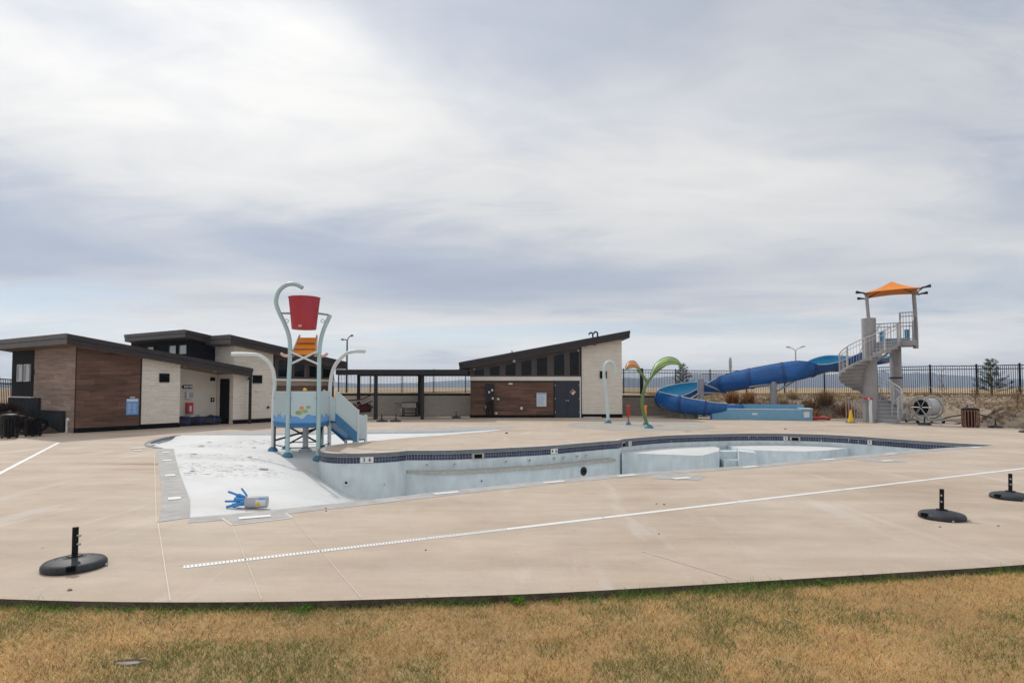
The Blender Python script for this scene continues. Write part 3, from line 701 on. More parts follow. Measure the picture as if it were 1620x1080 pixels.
# --- bathhouse (three mono-pitch wings), u along the front, r towards the back
F1 = Frame((-16.15, 22.46), math.atan2(.853, .522))
bh = thing('bathhouse', 'low bathhouse of brown boards and pale stone with three sloping dark roofs', 'building', (-16.15, 22.46, 0))
z1 = lambda u: 3.63-.14*(u+.5); wt1 = lambda u: z1(u)-.38
fbox(F1, 'wall', 'board_back', bh, .02, 3.90, .02, 5.6, -.1, lambda u: wt1(u)+.1)
fbox(F1, 'base_strip', 'base_black', bh, -.01, 3.93, -.02, .02, -.05, .17)
boards(F1, 'f', .02, 0, 2.32, .17, wt1, bh, 'board', 1.15, .2)
boards(F1, 'l', .02, 0, 3.48, .0, lambda u: wt1(0), bh, 'board_pale', 1.05, .2)
fbox(F1, 'corner_trim', 'board_back', bh, -.004, .03, -.006, .03, .17, lambda u: wt1(u)+.02)
fbox(F1, 'edge_trim', 'frame_dark', bh, 2.30, 2.34, -.03, .02, .17, lambda u: wt1(u)+.02)
ledger(F1, 'f', .02, 2.34, 3.92, .20, wt1, bh, 'stone')
fbox(F1, 'side_panel', 'black_panel', bh, .0, .03, 3.48, 5.6, 1.2, lambda u: wt1(0)+.02)
fbox(F1, 'foundation_wall', 'concrete_dark', bh, -.06, .02, .71, 2.8, -.2, .80); fbox(F1, 'foundation_wall', 'concrete_dark', bh, -.09, .02, 2.8, 5.62, -.2, 1.27)
fbox(F1, 'foundation_cap', 'trim', bh, -.10, .02, 3.42, 5.62, 1.272, 1.31)
for a, b in ((3.78, 4.28), (4.45, 4.95)): window(F1, bh, 'l', 0, a, b, 1.92, 2.62, 'glass_pale', .05, 'grey_light')
louvre(F1, bh, .0, 3.04, 3.44, 1.90, 2.26)
roof(F1, bh, -.5, 7.1, -.40, 6.0, z1)
# recess with its back wall, door in the return, signs
fbox(F1, 'recess_wall', 'stucco', bh, 3.92, 6.4, 1.30, 1.5, 0, lambda u: wt1(u)+.05)
m = MB(); F1.box(m, 3.90, 3.925, .02, 1.3, 0, lambda u: wt1(u)+.05); m.build('recess_return', 'stone', bh)
for u in (4.35, 5.75): m = MB().lathe([(.08, 0), (.08, .02), (.05, .022)], F1.p(u, .45, wt1(u)-.015), 14); m.build('ceiling_light', 'rim_white', bh)
# wing 3
z3 = lambda u: 4.06-.141*(u-5.9); wt3 = lambda u: z3(u)-.42
fbox(F1, 'wall', 'stone_dark', bh, 6.42, 12.4, .04, 6.0, -.1, lambda u: wt3(u)+.1)
fbox(F1, 'base_strip', 'base_black', bh, 6.40, 12.42, -.02, .04, -.05, .17)
ledger(F1, 'f', .04, 6.42, 8.53, .20, wt3, bh, 'stone')
ledger(F1, 'l', 6.42, .0, 1.30, .0, lambda u: wt3(6.42), bh, 'stone')
ledger(F1, 'l', 6.42, 1.30, 5.0, 2.6, lambda u: wt3(6.42), bh, 'stone')
louvre(F1, bh, .0, 7.40, 7.88, 1.88, 2.26)
m = MB(); m.hexa([F1.p(6.37, .98, .0), F1.p(6.37, .28, .0), F1.p(6.43, .28, .0), F1.p(6.43, .98, .0), F1.p(6.37, .98, 2.08), F1.p(6.37, .28, 2.08), F1.p(6.43, .28, 2.08), F1.p(6.43, .98, 2.08)]); m.build('doorway', 'base_black', bh)
fbox(F1, 'corner_trim', 'frame_dark', bh, 8.53, 8.60, -.02, .04, .1, lambda u: wt3(u)+.02)
boards(F1, 'f', .03, 8.62, 12.4, .17, lambda u: 1.80, bh, 'board', 1.2, .2)
fbox(F1, 'trim_band', 'trim', bh, 8.6, 12.42, -.03, .04, 2.0, 2.11)
fbox(F1, 'clerestory_panel', 'mullion', bh, 8.6, 12.4, .01, .05, 2.11, lambda u: wt3(u)+.05)
for a in (8.72, 9.68, 10.62, 11.52): window(F1, bh, 'f', .01, a, a+.74, 2.16, lambda u: wt3(u)-.10, 'glass', .05, 'mullion')
r3 = roof(F1, bh, 5.9, 12.85, -.42, 6.4, z3, .40)
# wing 2 behind
z2 = lambda u: 4.26-.14*(u-4.68); wt2 = lambda u: z2(u)-.36
fbox(F1, 'wall', 'black_panel', bh, 5.18, 6.44, 1.45, 6.6, 1.6, lambda u: wt2(u)+.1)
for a, b in ((1.62, 2.30), (2.48, 3.12), (4.4, 5.0)): window(F1, bh, 'l', 5.18, a, b, 3.18, 3.66, 'glass_pale', .04, 'frame_dark')
roof(F1, bh, 4.68, 7.0, 1.05, 6.2, z2, .34)
m = MB(); p = F1.p(5.2, 4.0, z2(5.2)); m.tube([p, p+V(0, 0, .12)], .04); m.build('roof_pipe', 'black_metal', bh)
p0 = F1.p(7.02, -.36, 2.18); m = MB(); m.bar(p0, V(p0.x, p0.y, .0), .10, .10); m.build('corner_post', 'dark_steel', bh)
p = F1.p(7.55, .0, 2.05); m = MB(); m.bar(p+F1.t*-.02+V(0, 0, -.52), p+F1.t*.38+V(0, 0, -.52), .07, .06); m.build('wall_light', 'trim', bh)
p = F1.p(8.25, -.03, .72); MB().lathe([(.05, -.05), (.05, .05)], p, 10).build('hose_bib', 'black_metal', bh)
p = F1.p(7.2, -.05, 2.1); MB().box(p.x-.05, p.x+.09, p.y-.09, p.y+.03, p.z-.05, p.z+.05).build('camera_box', 'black_metal', bh)

# things mounted on the bathhouse
def panel(fr, name, label, cat, c, u0, u1, z0, z1, mat, th=.02, group=None):
    o = thing(name, label, cat, fr.p((u0+u1)/2, c-th, z0), group); fbox(fr, 'board', mat, o, u0, u1, c-th, c, z0, z1); return o
def print_bars(fr, o, c, rects, mat, name='print'):
    m = MB()
    for a, b, za, zb in rects: fr.box(m, a, b, c-.003, c-.0005, za, zb)
    return m.build(name, mat, o)
s_ = panel(F1, 'rules_board', 'blue pool rules board with white heading on the brown bathhouse wall', 'sign', -.003, 1.78, 2.24, .60, 1.24, 'sign_blue')
print_bars(F1, s_, -.023, [(1.80, 2.22, 1.13, 1.22)], 'sign_white', 'heading')
rr = random.Random(3); print_bars(F1, s_, -.023, [(1.83+.2*(k % 2), 1.83+.2*(k % 2)+rr.uniform(.08, .17), .68+.035*(k//2), .69+.035*(k//2)) for k in range(22)], 'sign_white')
panel(F1, 'plaque', 'small pale plaque above the blue rules board', 'sign', -.003, 1.92, 2.10, 1.27, 1.31, 'sign_white')
s_ = thing('arrow_sign', 'dark arrow shaped sign with white print in the bathhouse recess', 'sign', F1.p(4.95, 1.28, 1.55))
m = MB(); pl = [(4.72, 1.71), (4.80, 1.62), (5.22, 1.62), (5.22, 1.80), (4.80, 1.80)]
m.add([F1.p(u, 1.28, z) for u, z in pl]+[F1.p(u, 1.30, z) for u, z in pl], [(0, 1, 2, 3, 4), (9, 8, 7, 6, 5)]+[(i, (i+1) % 5+0, 5+(i+1) % 5, 5+i) for i in range(5)]); m.build('board', 'frame_dark', s_)
print_bars(F1, s_, 1.28, [(4.83, 4.90, 1.66, 1.77), (4.93, 5.0, 1.66, 1.77), (5.03, 5.08, 1.67, 1.76), (5.11, 5.19, 1.66, 1.77)], 'sign_white')
s_ = thing('cabinet', 'white wall cabinet with grey window below the arrow sign', 'cabinet', F1.p(5.05, 1.3, 1.2)); fbox(F1, 'case', 'rim_white', s_, 4.88, 5.22, 1.12, 1.30, 1.18, 1.50); fbox(F1, 'door', 'glass_pale', s_, 4.97, 5.18, 1.112, 1.12, 1.23, 1.45)
s_ = thing('extinguisher_cabinet', 'red fire extinguisher cabinet in the bathhouse recess', 'cabinet', F1.p(5.05, 1.3, .6)); fbox(F1, 'case', 'red', s_, 4.92, 5.18, 1.10, 1.30, .52, 1.0); fbox(F1, 'pane', 'sign_white', s_, 5.0, 5.1, 1.09, 1.10, .6, .85)
m = MB(); p = F1.p(5.2, 1.2, .48); m.tube([p, p+V(.0, -.02, .1)], .02, 8); m.build('latch', 'red', s_)
s_ = panel(F1, 'notice_plate', 'small black plate with white mark by the dark doorway, lower one', 'sign', 1.30, 6.12, 6.30, 1.0, 1.2, 'base_black'); print_bars(F1, s_, 1.28, [(6.17, 6.24, 1.06, 1.14)], 'sign_white')
panel(F1, 'speaker_box', 'small black box high on the recess wall under the soffit', 'speaker', 1.30, 6.08, 6.28, 1.98, 2.15, 'base_black', .08)
# rolled dark blue tarp
def tarp(loc, rz, L, label, seed, rad=.24, mat='tarp', nm='rolled_cover', cat='tarp'):
    rg = random.Random(seed); n = 26; k = 18; vs = []; fs = []
    for i in range(n):
        t = i/(n-1); ee = min(1, 3.2*math.sqrt(max(t*(1-t), 0)*1.2)+.35); br = 1+.10*math.sin(t*23+seed)+rg.uniform(-.03, .03)
        for j in range(k):
            a = 2*PI*j/k; r_ = rad*ee*br*(1+.10*math.sin(3*a+t*9+seed)+.05*math.sin(7*a-t*14)); y = r_*1.15*math.cos(a); z = max(r_*math.sin(a)*.85+rad*.72, .004+.002*j/k)
            vs.append((L*(t-.5), y, z))
    for i in range(n-1):
        for j in range(k): fs.append((i*k+j, i*k+(j+1) % k, (i+1)*k+(j+1) % k, (i+1)*k+j))
    fs += [tuple(range(k-1, -1, -1)), tuple((n-1)*k+j for j in range(k))]
    o = thing(nm, label, cat, loc); o.rotation_euler = (0, 0, rz); ORG[o.name] = V(0, 0, 0)
    c = MB().add(vs, fs).build('cover', mat, o, smooth=True)
    for x in (-.2*L, .04*L, .3*L): MB().tube([(x+.02*math.sin(a*3), rad*1.34*math.cos(a), max(rad*1.1*math.sin(a)+rad*.72, .012)) for a in np.linspace(0, 2*PI, 17)], .012, 6, False).build('strap', 'nfpa_blue' if mat == 'tarp' else mat, o)
    ORG.pop(o.name, None)
p = F1.p(4.98, .55, .0); tarp((p.x, p.y, .004), F1.a-R(6), 2.2, 'dark blue rolled pool cover lying at the bathhouse recess, front bundle', 2, .25)
p = F1.p(4.5, 1.02, .0); tarp((p.x, p.y, .004), F1.a+R(3), 1.5, 'dark rolled pool cover behind the front bundle, against the recess wall', 5, .21)
# stand pipe
o = thing('standpipe', 'short white pipe with bent top at the bathhouse corner', 'pipe', (-16.62, 22.75, 0))
MB().tube(crom([(-16.62, 22.75, 0), (-16.62, 22.75, .42), (-16.60, 22.73, .50), (-16.53, 22.69, .49), (-16.51, 22.68, .44)], 4), .045, 10).build('pipe', 'play_white', o, True)
MB().lathe([(.07, 0), (.07, .03), (.05, .035)], (-16.62, 22.75, 0), 12).build('collar', 'grey_light', o)

# --- pump house
F2 = Frame((-2.33, 33.8), 0.)
ph = thing('pump_house', 'small pump house with one steep dark roof, brown boards, grey doors and stone end', 'building', (-2.33, 33.8, 0))
zp = lambda u: 3.06+.186*(u+.57); wtp = lambda u: zp(u)-.42; W = 8.46
fbox(F2, 'wall', 'board_back', ph, .02, W-.02, .03, 4.6, -.1, lambda u: wtp(u)+.1)
fbox(F2, 'base_strip', 'base_black', ph, -.01, 4.66, -.02, .03, -.05, .14); fbox(F2, 'base_strip', 'base_black', ph, 6.20, W+.01, -.01, .03, -.05, .17)
boards(F2, 'f', .03, .02, 4.64, .14, lambda u: 1.90, ph, 'board', 1.22, .2)
fbox(F2, 'trim_band', 'trim', ph, -.01, 6.16, -.03, .03, 2.055, 2.28); fbox(F2, 'trim_post', 'trim', ph, 6.10, 6.16, -.03, .03, 0, 2.054)
fbox(F2, 'clerestory_panel', 'mullion', ph, 0, 6.14, .0, .04, 2.281, lambda u: wtp(u)+.05)
for a, b in ((.16, .81), (1.04, 1.69), (1.92, 2.58), (2.80, 3.46), (3.66, 4.34), (4.62, 5.29), (5.50, 6.10)): window(F2, ph, 'f', .0, a, b, 2.30, lambda u: wtp(u)-.12, 'glass', .045, 'mullion')
fbox(F2, 'edge_trim', 'frame_dark', ph, 6.162, 6.20, -.035, .03, .0, lambda u: wtp(u)+.03)
ledger(F2, 'f', .03, 6.21, W, .20, wtp, ph, 'stone')
louvre(F2, ph, .0, 7.22, 7.60, 2.18, 2.58)
fbox(F2, 'door_frame', 'frame_dark', ph, 4.66, 6.10, .0, .06, 0, 2.054)
for a, b in ((4.72, 5.40), (5.41, 6.08)):
    dr = fbox(F2, 'door', 'door_paint', ph, a, b, -.02, .0, .02, 2.02)
    fbox(F2, 'handle', 'galv', dr, (5.43 if a > 5 else 5.33), (5.48 if a > 5 else 5.38), -.07, -.02, .92, .98)
    for zz in (.25, 1.0, 1.75): fbox(F2, 'hinge', 'galv', dr, (b-.03 if a > 5 else a), (b if a > 5 else a+.03), -.035, -.02, zz, zz+.1)
rp = roof(F2, ph, -.57, W+.36, -.45, 5.0, zp, .40, False)
for x in (6.95, 7.22):
    z0 = zp(x); MB().tube(crom([(x-2.33, 34.6, z0-.1), (x-2.33, 34.6, z0+.2), (x-2.33-.03, 34.6, z0+.30), (x-2.33-.12, 34.6, z0+.34), (x-2.33-.20, 34.6, z0+.28), (x-2.33-.22, 34.6, z0+.22)], 4), .045, 10).build('vent_pipe', 'black_metal', ph, True)
MB().tube([(.0, 34.3, zp(2.33)-.05), (.0, 34.3, zp(2.33)+.16)], .03, 8).build('roof_pipe', 'black_metal', ph)
for (u, z, r_) in ((2.45, wtp(2.45)-.06, .085), (.23, wtp(.23)-.10, .05), (6.02, wtp(6.02)-.14, .055), (2.86, .52, .085)):
    q = MB().lathe([(r_, 0), (r_*.95, .04), (r_*.5, .06)], n=16).xform(Matrix.Translation((-2.33+u, 33.77, z)) @ Matrix.Rotation(R(90), 4, 'X')); q.build('round_fixture', 'rim_white', ph)
fbox(F2, 'threshold', 'grey_light', ph, 6.26, 7.25, -.42, -.03, .004, .055)
for (u, z, a, b, mt) in ((.86, .52, .07, .13, 'rim_white'), (1.38, .18, .13, .13, 'rim_white'), (1.5, .98, .13, .10, 'rim_white')):
    fbox(F2, 'outlet_box', mt, ph, u, u+a, -.06, -.001, z, z+b)
MB().tube(crom([(-.83, 33.74, .98), (-.80, 33.73, .8), (-.92, 33.72, .6), (-.88, 33.72, .35), (-.95, 33.74, .2)], 4), .012, 6).build('cable', 'cable', ph)
e_ = thing('electrical_panel', 'tall dark electrical panel with conduits on the pump house front', 'electrical box', (-2.33+1.1, 33.7, 0))
fbox(F2, 'cabinet', 'door_paint', e_, .86, 1.34, -.24, -.001, .92, 1.90)
fbox(F2, 'cabinet_door', 'dark_steel', e_, .88, 1.32, -.255, -.242, .95, 1.87)
for u in (.93, 1.05, 1.18, 1.28): MB().tube([(-2.33+u, 33.70, .92), (-2.33+u, 33.70, .0)], .035, 8).build('conduit', 'black_metal', e_)
for (u, z) in ((1.02, 1.36), (1.19, 1.47), (1.22, 1.02)): fbox(F2, 'sticker', 'sign_white', e_, u, u+.09, -.259, -.256, z, z+.11)
s_ = panel(F2, 'rules_board', 'white notice board with blue heading on the pump house boards', 'sign', -.003, 3.70, 4.24, .62, 1.38, 'sign_white')
print_bars(F2, s_, -.023, [(3.72, 4.22, 1.30, 1.36)], 'sign_blue', 'heading'); print_bars(F2, s_, -.023, [(3.75, 3.75+rr.uniform(.3, .42), .68+.05*k, .695+.05*k) for k in range(12)], 'sign_blue')
m = MB(); m.add([(1.58, 33.777, 1.28), (1.44, 33.777, 1.28), (1.41, 33.777, 1.1), (1.61, 33.777, 1.1)], [(0, 1, 2, 3)])
panel(F2, 'plaque', 'small white plaque high on the pump house boards', 'sign', -.003, 2.14, 2.36, 1.84, 1.92, 'sign_white')
s_ = thing('hazard_diamond', 'diamond hazard sign in red, blue, yellow and white on the right door', 'sign', (3.38, 33.77, 1.25)); cxd, czd, hd = 3.385, 1.42, .15
for (nm, dx, dz, mt) in (('quadrant', 0, 1, 'red'), ('quadrant', -1, 0, 'nfpa_blue'), ('quadrant', 1, 0, 'yellow'), ('quadrant', 0, -1, 'sign_white')):
    c0x, c0z = cxd+dx*hd/2, czd+dz*hd/2; h2 = hd/2*.94
    MB().add([(c0x-h2, 33.770, c0z), (c0x, 33.770, c0z-h2), (c0x+h2, 33.770, c0z), (c0x, 33.770, c0z+h2)], [(0, 1, 2, 3)]).build(nm, mt, s_)
h3 = hd*1.1; MB().add([(cxd-h3, 33.776, czd), (cxd, 33.776, czd-h3), (cxd+h3, 33.776, czd), (cxd, 33.776, czd+h3), (cxd-h3, 33.779, czd), (cxd, 33.779, czd-h3), (cxd+h3, 33.779, czd), (cxd, 33.779, czd+h3)], [(0, 1, 2, 3), (7, 6, 5, 4), (0, 4, 5, 1), (1, 5, 6, 2), (2, 6, 7, 3), (3, 7, 4, 0)]).build('backing', 'sign_white', s_)

# --- shade canopy, stone walls
sh = thing('shade_canopy', 'long flat dark shade canopy on posts between the two buildings', 'canopy', (-6.2, 32, 0))
rf = MB().box(-9.2, -2.35, 31.75, 36.0, 2.54, 2.60).build('roof', 'metal_roof', sh)
MB().box(-9.2, -2.35, 31.66, 31.745, 2.34, 2.61).build('front_beam', 'dark_steel', sh); MB().box(-9.2, -2.35, 36.0, 36.08, 2.34, 2.61).build('back_beam', 'dark_steel', sh)
for k in range(15):
    inst('purlin', 'purlin', lambda: MB().box(-.03, .03, 0, 4.24, 2.42, 2.538), 'dark_steel', sh, (-9.0+.47*k, 31.75, 0))
for x, y in ((-7.15, 31.9), (-4.72, 32.0), (-9.65+.6, 35.85), (-5.45, 35.85)):
    inst('post', 'shpost', lambda: MB().box(-.085, .085, -.085, .085, 0, 2.42), 'dark_steel', sh, (x, y, 0))
def block_wall(name, label, a, b, z, mat, group):
    fr = Frame(a, math.atan2(b[1]-a[1], b[0]-a[0])); L = math.hypot(b[0]-a[0], b[1]-a[1]); o = thing(name, label, 'wall', (*a, 0), group)
    fbox(fr, 'core', 'concrete_dark', o, 0, L, .06, .4, -.2, z-.02); ledger(fr, 'f', .06, 0, L, -.05, lambda u: z-.14, o, mat, (.06, .13), (.2, .5), 'wall_stones')
    n = int(L/.6)+1
    for k in range(n):
        a0 = L*k/n; a1 = L*(k+1)/n
        fbox(fr, 'capstone', mat, o, a0+.004, a1-.004, -.03, .42, z-.019, z+.04+random.uniform(-.004, .004))
    return fr
block_wall('stone_wall', 'pale stone retaining wall under the shade canopy between the buildings', (-10.4, 36.2), (-2.35, 36.2), 1.32, 'stone', 'stone walls')
block_wall('stone_wall', 'dark brown stone wall between the pump house and the blue slide', (6.2, 36.35), (9.6, 36.2), 1.18, 'stone_dark', 'stone walls')

# ---------------------------------------------------------------- fences
def fence(label, posts, skip=(), h=1.8, group='black metal picket fences', big=()):
    P = []
    for (x, y) in posts: P.append(V(x, y, max(ground_z(x, y), .3) if y < 42 else ground_z(x, y)))
    o = thing('picket_fence', label, 'fence', P[0], group)
    for i, p in enumerate(P):
        s = .12 if i in big else .075
        inst('post', ('fp', s, h), lambda: MB().box(-s/2, s/2, -s/2, s/2, -.3, h+.06).add([(-s/2-.01, -s/2-.01, h+.06), (s/2+.01, -s/2-.01, h+.06), (s/2+.01, s/2+.01, h+.06), (-s/2-.01, s/2+.01, h+.06), (0, 0, h+.10)], [(3, 2, 1, 0), (0, 1, 4), (1, 2, 4), (2, 3, 4), (3, 0, 4)]), 'black_metal', o, p)
    for i in range(len(P)-1):
        if i in skip: continue
        a, b = P[i], P[i+1]; L = (b-a).xy.length
        for z in (.12, h-.22, h-.02): MB().bar(a+V(0, 0, z), b+V(0, 0, z), .045, .045).build('rail', 'black_metal', o)
        n = max(2, round(L/.112)); ang = math.atan2(b.y-a.y, b.x-a.x)
        for k in range(1, n): inst('picket', ('pk', h), lambda: MB().box(-.011, .011, -.011, .011, .03, h-.02), 'black_metal', o, a.lerp(b, k/n), ang)
    return o
far = [(-13.2+2.42*k, 46.2-.02*k) for k in range(5)]+[(-1.1+.0, 46.1)]
fence('black picket fence seen under the shade canopy, behind the stone wall', far+[(1.3, 46.1)])
fence('short black picket fence right behind the pump house corner', [(6.0, 46.0), (8.3, 45.2), (9.35, 44.0)], big=(2,))
fence('long black picket fence on the berm behind the blue slide and tower', [(9.42, 43.9), (11.8, 43.75), (14.2, 43.5), (16.6, 43.0), (18.9, 42.1), (21.1, 41.0), (23.0, 39.5)], big=(0,))
fence('black picket fence on the gravel berm at right, beyond the slide tower', [(23.06, 39.4), (24.2, 38.6), (25.5, 37.0), (27.1, 35.4), (27.7, 33.1), (28.9, 31.0), (30.2, 28.9)])
fence('black picket fence on the slope at far left beside the bathhouse', [(-21.5, 27.3), (-23.6, 27.9), (-26, 28.6), (-28.4, 29.3)], h=1.35)

# ---------------------------------------------------------------- water slide
ws = thing('water_slide', 'twisting blue water slide with light blue lining on grey columns', 'water slide', (12.5, 34, 0))
path = [(19.3, 31.5, 3.30, 0), (19.95, 32.3, 3.12, 20), (19.5, 33.2, 2.98, 20), (18.5, 33.5, 2.84, -6), (17.5, 33.45, 2.68, -22), (16.5, 33.3, 2.44, -8), (15.6, 33.2, 2.20, 48), (14.6, 33.5, 2.0, 64), (13.6, 34.0, 1.80, 60), (12.6, 34.7, 1.60, 40), (11.6, 35.5, 1.40, -4), (10.6, 35.9, 1.18, -28), (9.6, 35.7, .96, -34), (8.9, 35.0, .78, -30), (8.62, 34.1, .62, -32), (8.95, 33.2, .48, -30), (9.7, 32.6, .38, -16), (10.5, 32.42, .32, -4), (11.3, 32.35, .28, 0)]
PP = crom([p[:3] for p in path], 8); BK = [q.x for q in crom([(p[3], 0, 0) for p in path], 8)]
def flume(i0, i1, r, half, name, mat, parent, thick, wrim=False):
    m = MB(); rings = []; K = 18
    for i in range(i0, i1+1):
        t = (PP[min(i+1, len(PP)-1)]-PP[max(i-1, 0)]).normalized(); sd_ = t.cross(V(0, 0, 1)).normalized(); up = sd_.cross(t).normalized(); bk = R(BK[i])
        row = []
        for k in range(K+1):
            a = -PI/2-half+2*half*k/K-bk; row.append(PP[i]+V(0, 0, .42)+(sd_*math.cos(a)+up*math.sin(a))*r)
        rings.append((row, PP[i]+V(0, 0, .42)))
    vs = []; fs = []
    for row, c in rings: vs += row
    n = K+1
    for i in range(len(rings)-1):
        for k in range(K): fs.append((i*n+k, i*n+k+1, (i+1)*n+k+1, (i+1)*n+k))
    if thick:
        b0 = len(vs)
        for row, c in rings: vs += [c+(q-c)*(1-thick/r) for q in row]
        for i in range(len(rings)-1):
            for k in range(K): fs.append((b0+i*n+k, b0+(i+1)*n+k, b0+(i+1)*n+k+1, b0+i*n+k+1))
            for k in (0, K): fs.append((i*n+k, (i+1)*n+k, b0+(i+1)*n+k, b0+i*n+k))
        for i in (0, len(rings)-1):
            for k in range(K): fs.append((i*n+k, i*n+k+1, b0+i*n+k+1, b0+i*n+k))
    o = m.add(vs, fs).build(name, mat, parent, smooth=True)
    return o, rings
cuts = [0, 18, 30, 42, 54, 66, 76, 88, 100, 112, 124, 134, len(PP)-1]
for a, b in zip(cuts[:-1], cuts[1:]):
    o, rg_ = flume(a, b, .565, R(104), 'flume_section', 'slide_blue', ws, .012)
    flume(a, b, .55, R(102.5), 'lining', 'slide_light', o, 0.)
    for k in (0, -1): MB().tube([r_[0][k] for r_ in rg_], .022, 6).build('rim', 'rim_white' if a > 70 or a < 40 else 'slide_blue', o, True)
    if b != cuts[-1]: flume(b-1 if b-1 > a else a, b, .605, R(104), 'flange', 'flange_blue', o, .05)
# run-out trough
tr = MB(); A0, A1 = V(10.5, 33.0, 0), V(15.1, 31.35, 0)
F3 = Frame((10.55, 32.05), math.atan2(-1.35, 4.5))
fbox(F3, 'trough_wall', 'trough_blue', ws, 0, 4.75, .0, .12, 0, .54); fbox(F3, 'trough_wall', 'trough_blue', ws, 1.6, 4.6, 1.15, 1.27, 0, .78)
fbox(F3, 'trough_floor', 'trough_blue', ws, 0, 4.75, .12, 1.15, 0, .16); fbox(F3, 'trough_end', 'trough_blue', ws, 4.3, 4.8, -.012, 1.3, 0, .58)
fbox(F3, 'trough_rim', 'rim_white', ws, 0, 4.29, -.02, .14, .541, .575); fbox(F3, 'trough_rim', 'rim_white', ws, 4.27, 4.83, -.04, 1.33, .581, .61)
m = MB(); m.hexa([F3.p(4.2, .9, .0), F3.p(4.75, .9, .0), F3.p(4.75, 1.28, .0), F3.p(4.2, 1.28, .0), F3.p(4.2, 1.16, .78), F3.p(4.6, 1.16, .60), F3.p(4.6, 1.268, .60), F3.p(4.2, 1.268, .78)])
m.build('trough_corner', 'trough_blue', ws)
m = MB(); m.hexa([F3.p(-.1, .0, .0), F3.p(1.7, .1, .0), F3.p(1.7, 1.2, .0), F3.p(-.1, 1.2, .0), F3.p(-.1, .02, .50), F3.p(1.2, .13, .50), F3.p(1.62, 1.15, .74), F3.p(-.1, 1.15, .74)])
m.build('trough_transition', 'slide_blue', ws)
s_ = fbox(F3, 'caution_label', 'sign_white', ws, 1.95, 2.22, -.004, -.0005, .26, .36); fbox(F3, 'notice_label', 'sign_white', ws, 4.4, 4.66, -.017, -.0125, .16, .44)
# columns
def column(x, y, zt, r, arms):
    c = MB().lathe([(r, 0), (r, zt)], (x, y, 0), 16).build('column', 'grey_steel', ws, True)
    MB().lathe([(r*1.9, -.1), (r*1.9, .10), (r*1.7, .12)], (x, y, 0), 18).build('footing', 'concrete', c)
    for (dx, dy, dz, z0) in arms:
        MB().tube([(x, y, z0), (x+dx, y+dy, z0+dz)], .05, 8).build('arm', 'grey_steel', c)
column(10.75, 34.6, 2.15, .18, ((1.6, .35, .0, 1.35), (1.45, .3, .0-.55, 1.95), (-1.0, -.6, -.5, 1.4)))
column(14.35, 33.35, 2.15, .18, ((2.0, -.25, .40, 2.05), (1.55, -.2, .95, 1.35), (-1.2, .3, -.2, 1.9)))
MB().lathe([(.5, 0), (.5, .42)], (9.2, 34.4, 0), 18).build('footing', 'concrete', ws); MB().lathe([(.38, 0), (.38, .30)], (9.75, 33.2, 0), 18).build('footing', 'concrete', ws)
MB().lathe([(.17, .2), (.17, 1.0)], (9.2, 34.4, 0), 14).build('column', 'grey_steel', ws)

# ---------------------------------------------------------------- slide tower
CX, CY = 17.28, 29.3
tw = thing('slide_tower', 'grey slide tower with spiral stair and orange fabric canopy', 'tower', (CX, CY, 0))
MB().lathe([(.31, 0), (.31, 5.0), (.29, 5.02)], (CX, CY, 0), 24).build('main_column', 'grey_steel', tw, True)
NS = 22; RISE = 3.85/NS; A_0 = R(-68); DA = R(404)/NS; RO = 1.32
def tread():
    m = MB(); n = 4; vs = []
    a0, a1 = -DA*.06, DA*1.06
    for z in (RISE-.045, RISE):
        for rr_ in (.30, RO):
            for k in range(n+1): a = a0+(a1-a0)*k/n; vs.append((rr_*math.cos(a), rr_*math.sin(a), z))
    q = n+1; fs = []
    for k in range(n):
        fs += [(k+1, k, q+k, q+k+1), (2*q+k, 2*q+k+1, 3*q+k+1, 3*q+k), (q+k, q+k+1, 3*q+k+1, 3*q+k)[::-1], (k, k+1, 2*q+k+1, 2*q+k)]
    fs += [(0, q, 3*q, 2*q), (n, q+n, 3*q+n, 2*q+n)[::-1]]
    m.add(vs, fs)
    a = a0+.005; m.bar((.30*math.cos(a), .30*math.sin(a), RISE/2-.03), (RO*math.cos(a), RO*math.sin(a), RISE/2-.03), .02, RISE-.03)
    return m
def nose():
    a = -DA*.06; return MB().bar((.32*math.cos(a), .32*math.sin(a), RISE-.01), (RO*math.cos(a), RO*math.sin(a), RISE-.01), .05, .03)
for k in range(NS):
    a = A_0+DA*k; o = inst('stair_tread', 'tread', tread, 'grey_steel', tw, (CX, CY, RISE*k), a)
    inst('tread_nosing', 'nose', nose, 'grey_light', tw, (CX, CY, RISE*k+.003), a)
def hel(k, r, dz): a = A_0+DA*k; return V(CX+r*math.cos(a), CY+r*math.sin(a), RISE*(k+1)+dz)
MB().tube([hel(k*.5, RO-.02, .95) for k in range(2*NS-1)], .024, 7).build('handrail', 'grey_light', tw, True)
MB().tube([hel(k*.5, RO-.02, .75) for k in range(2*NS-1)], .016, 6).build('midrail', 'grey_light', tw, True)
MB().tube([hel(k*.5, .46, .85) for k in range(2*NS-1)], .018, 6).build('inner_handrail', 'grey_steel', tw, True)
sm = MB()
for k in range(2*NS-2):
    a, b = hel(k*.5, RO, -.05), hel((k+1)*.5, RO, -.05); sm.bar(a, b, .02, .11)
sm.build('stair_stringer', 'grey_steel', tw)
for k in range(0, NS, 2): p = hel(k+.3, RO-.02, 0); inst('stair_post', 'stp', lambda: MB().box(-.025, .025, -.025, .025, -.12, .95), 'grey_light', tw, p, A_0+DA*k)
for k in range(NS):
    for q in (.1, .45, .8): inst('baluster', 'bal', lambda: MB().lathe([(.009, -.02), (.009, .92)], n=6), 'grey_light', tw, hel(k+q, RO-.02, .0))
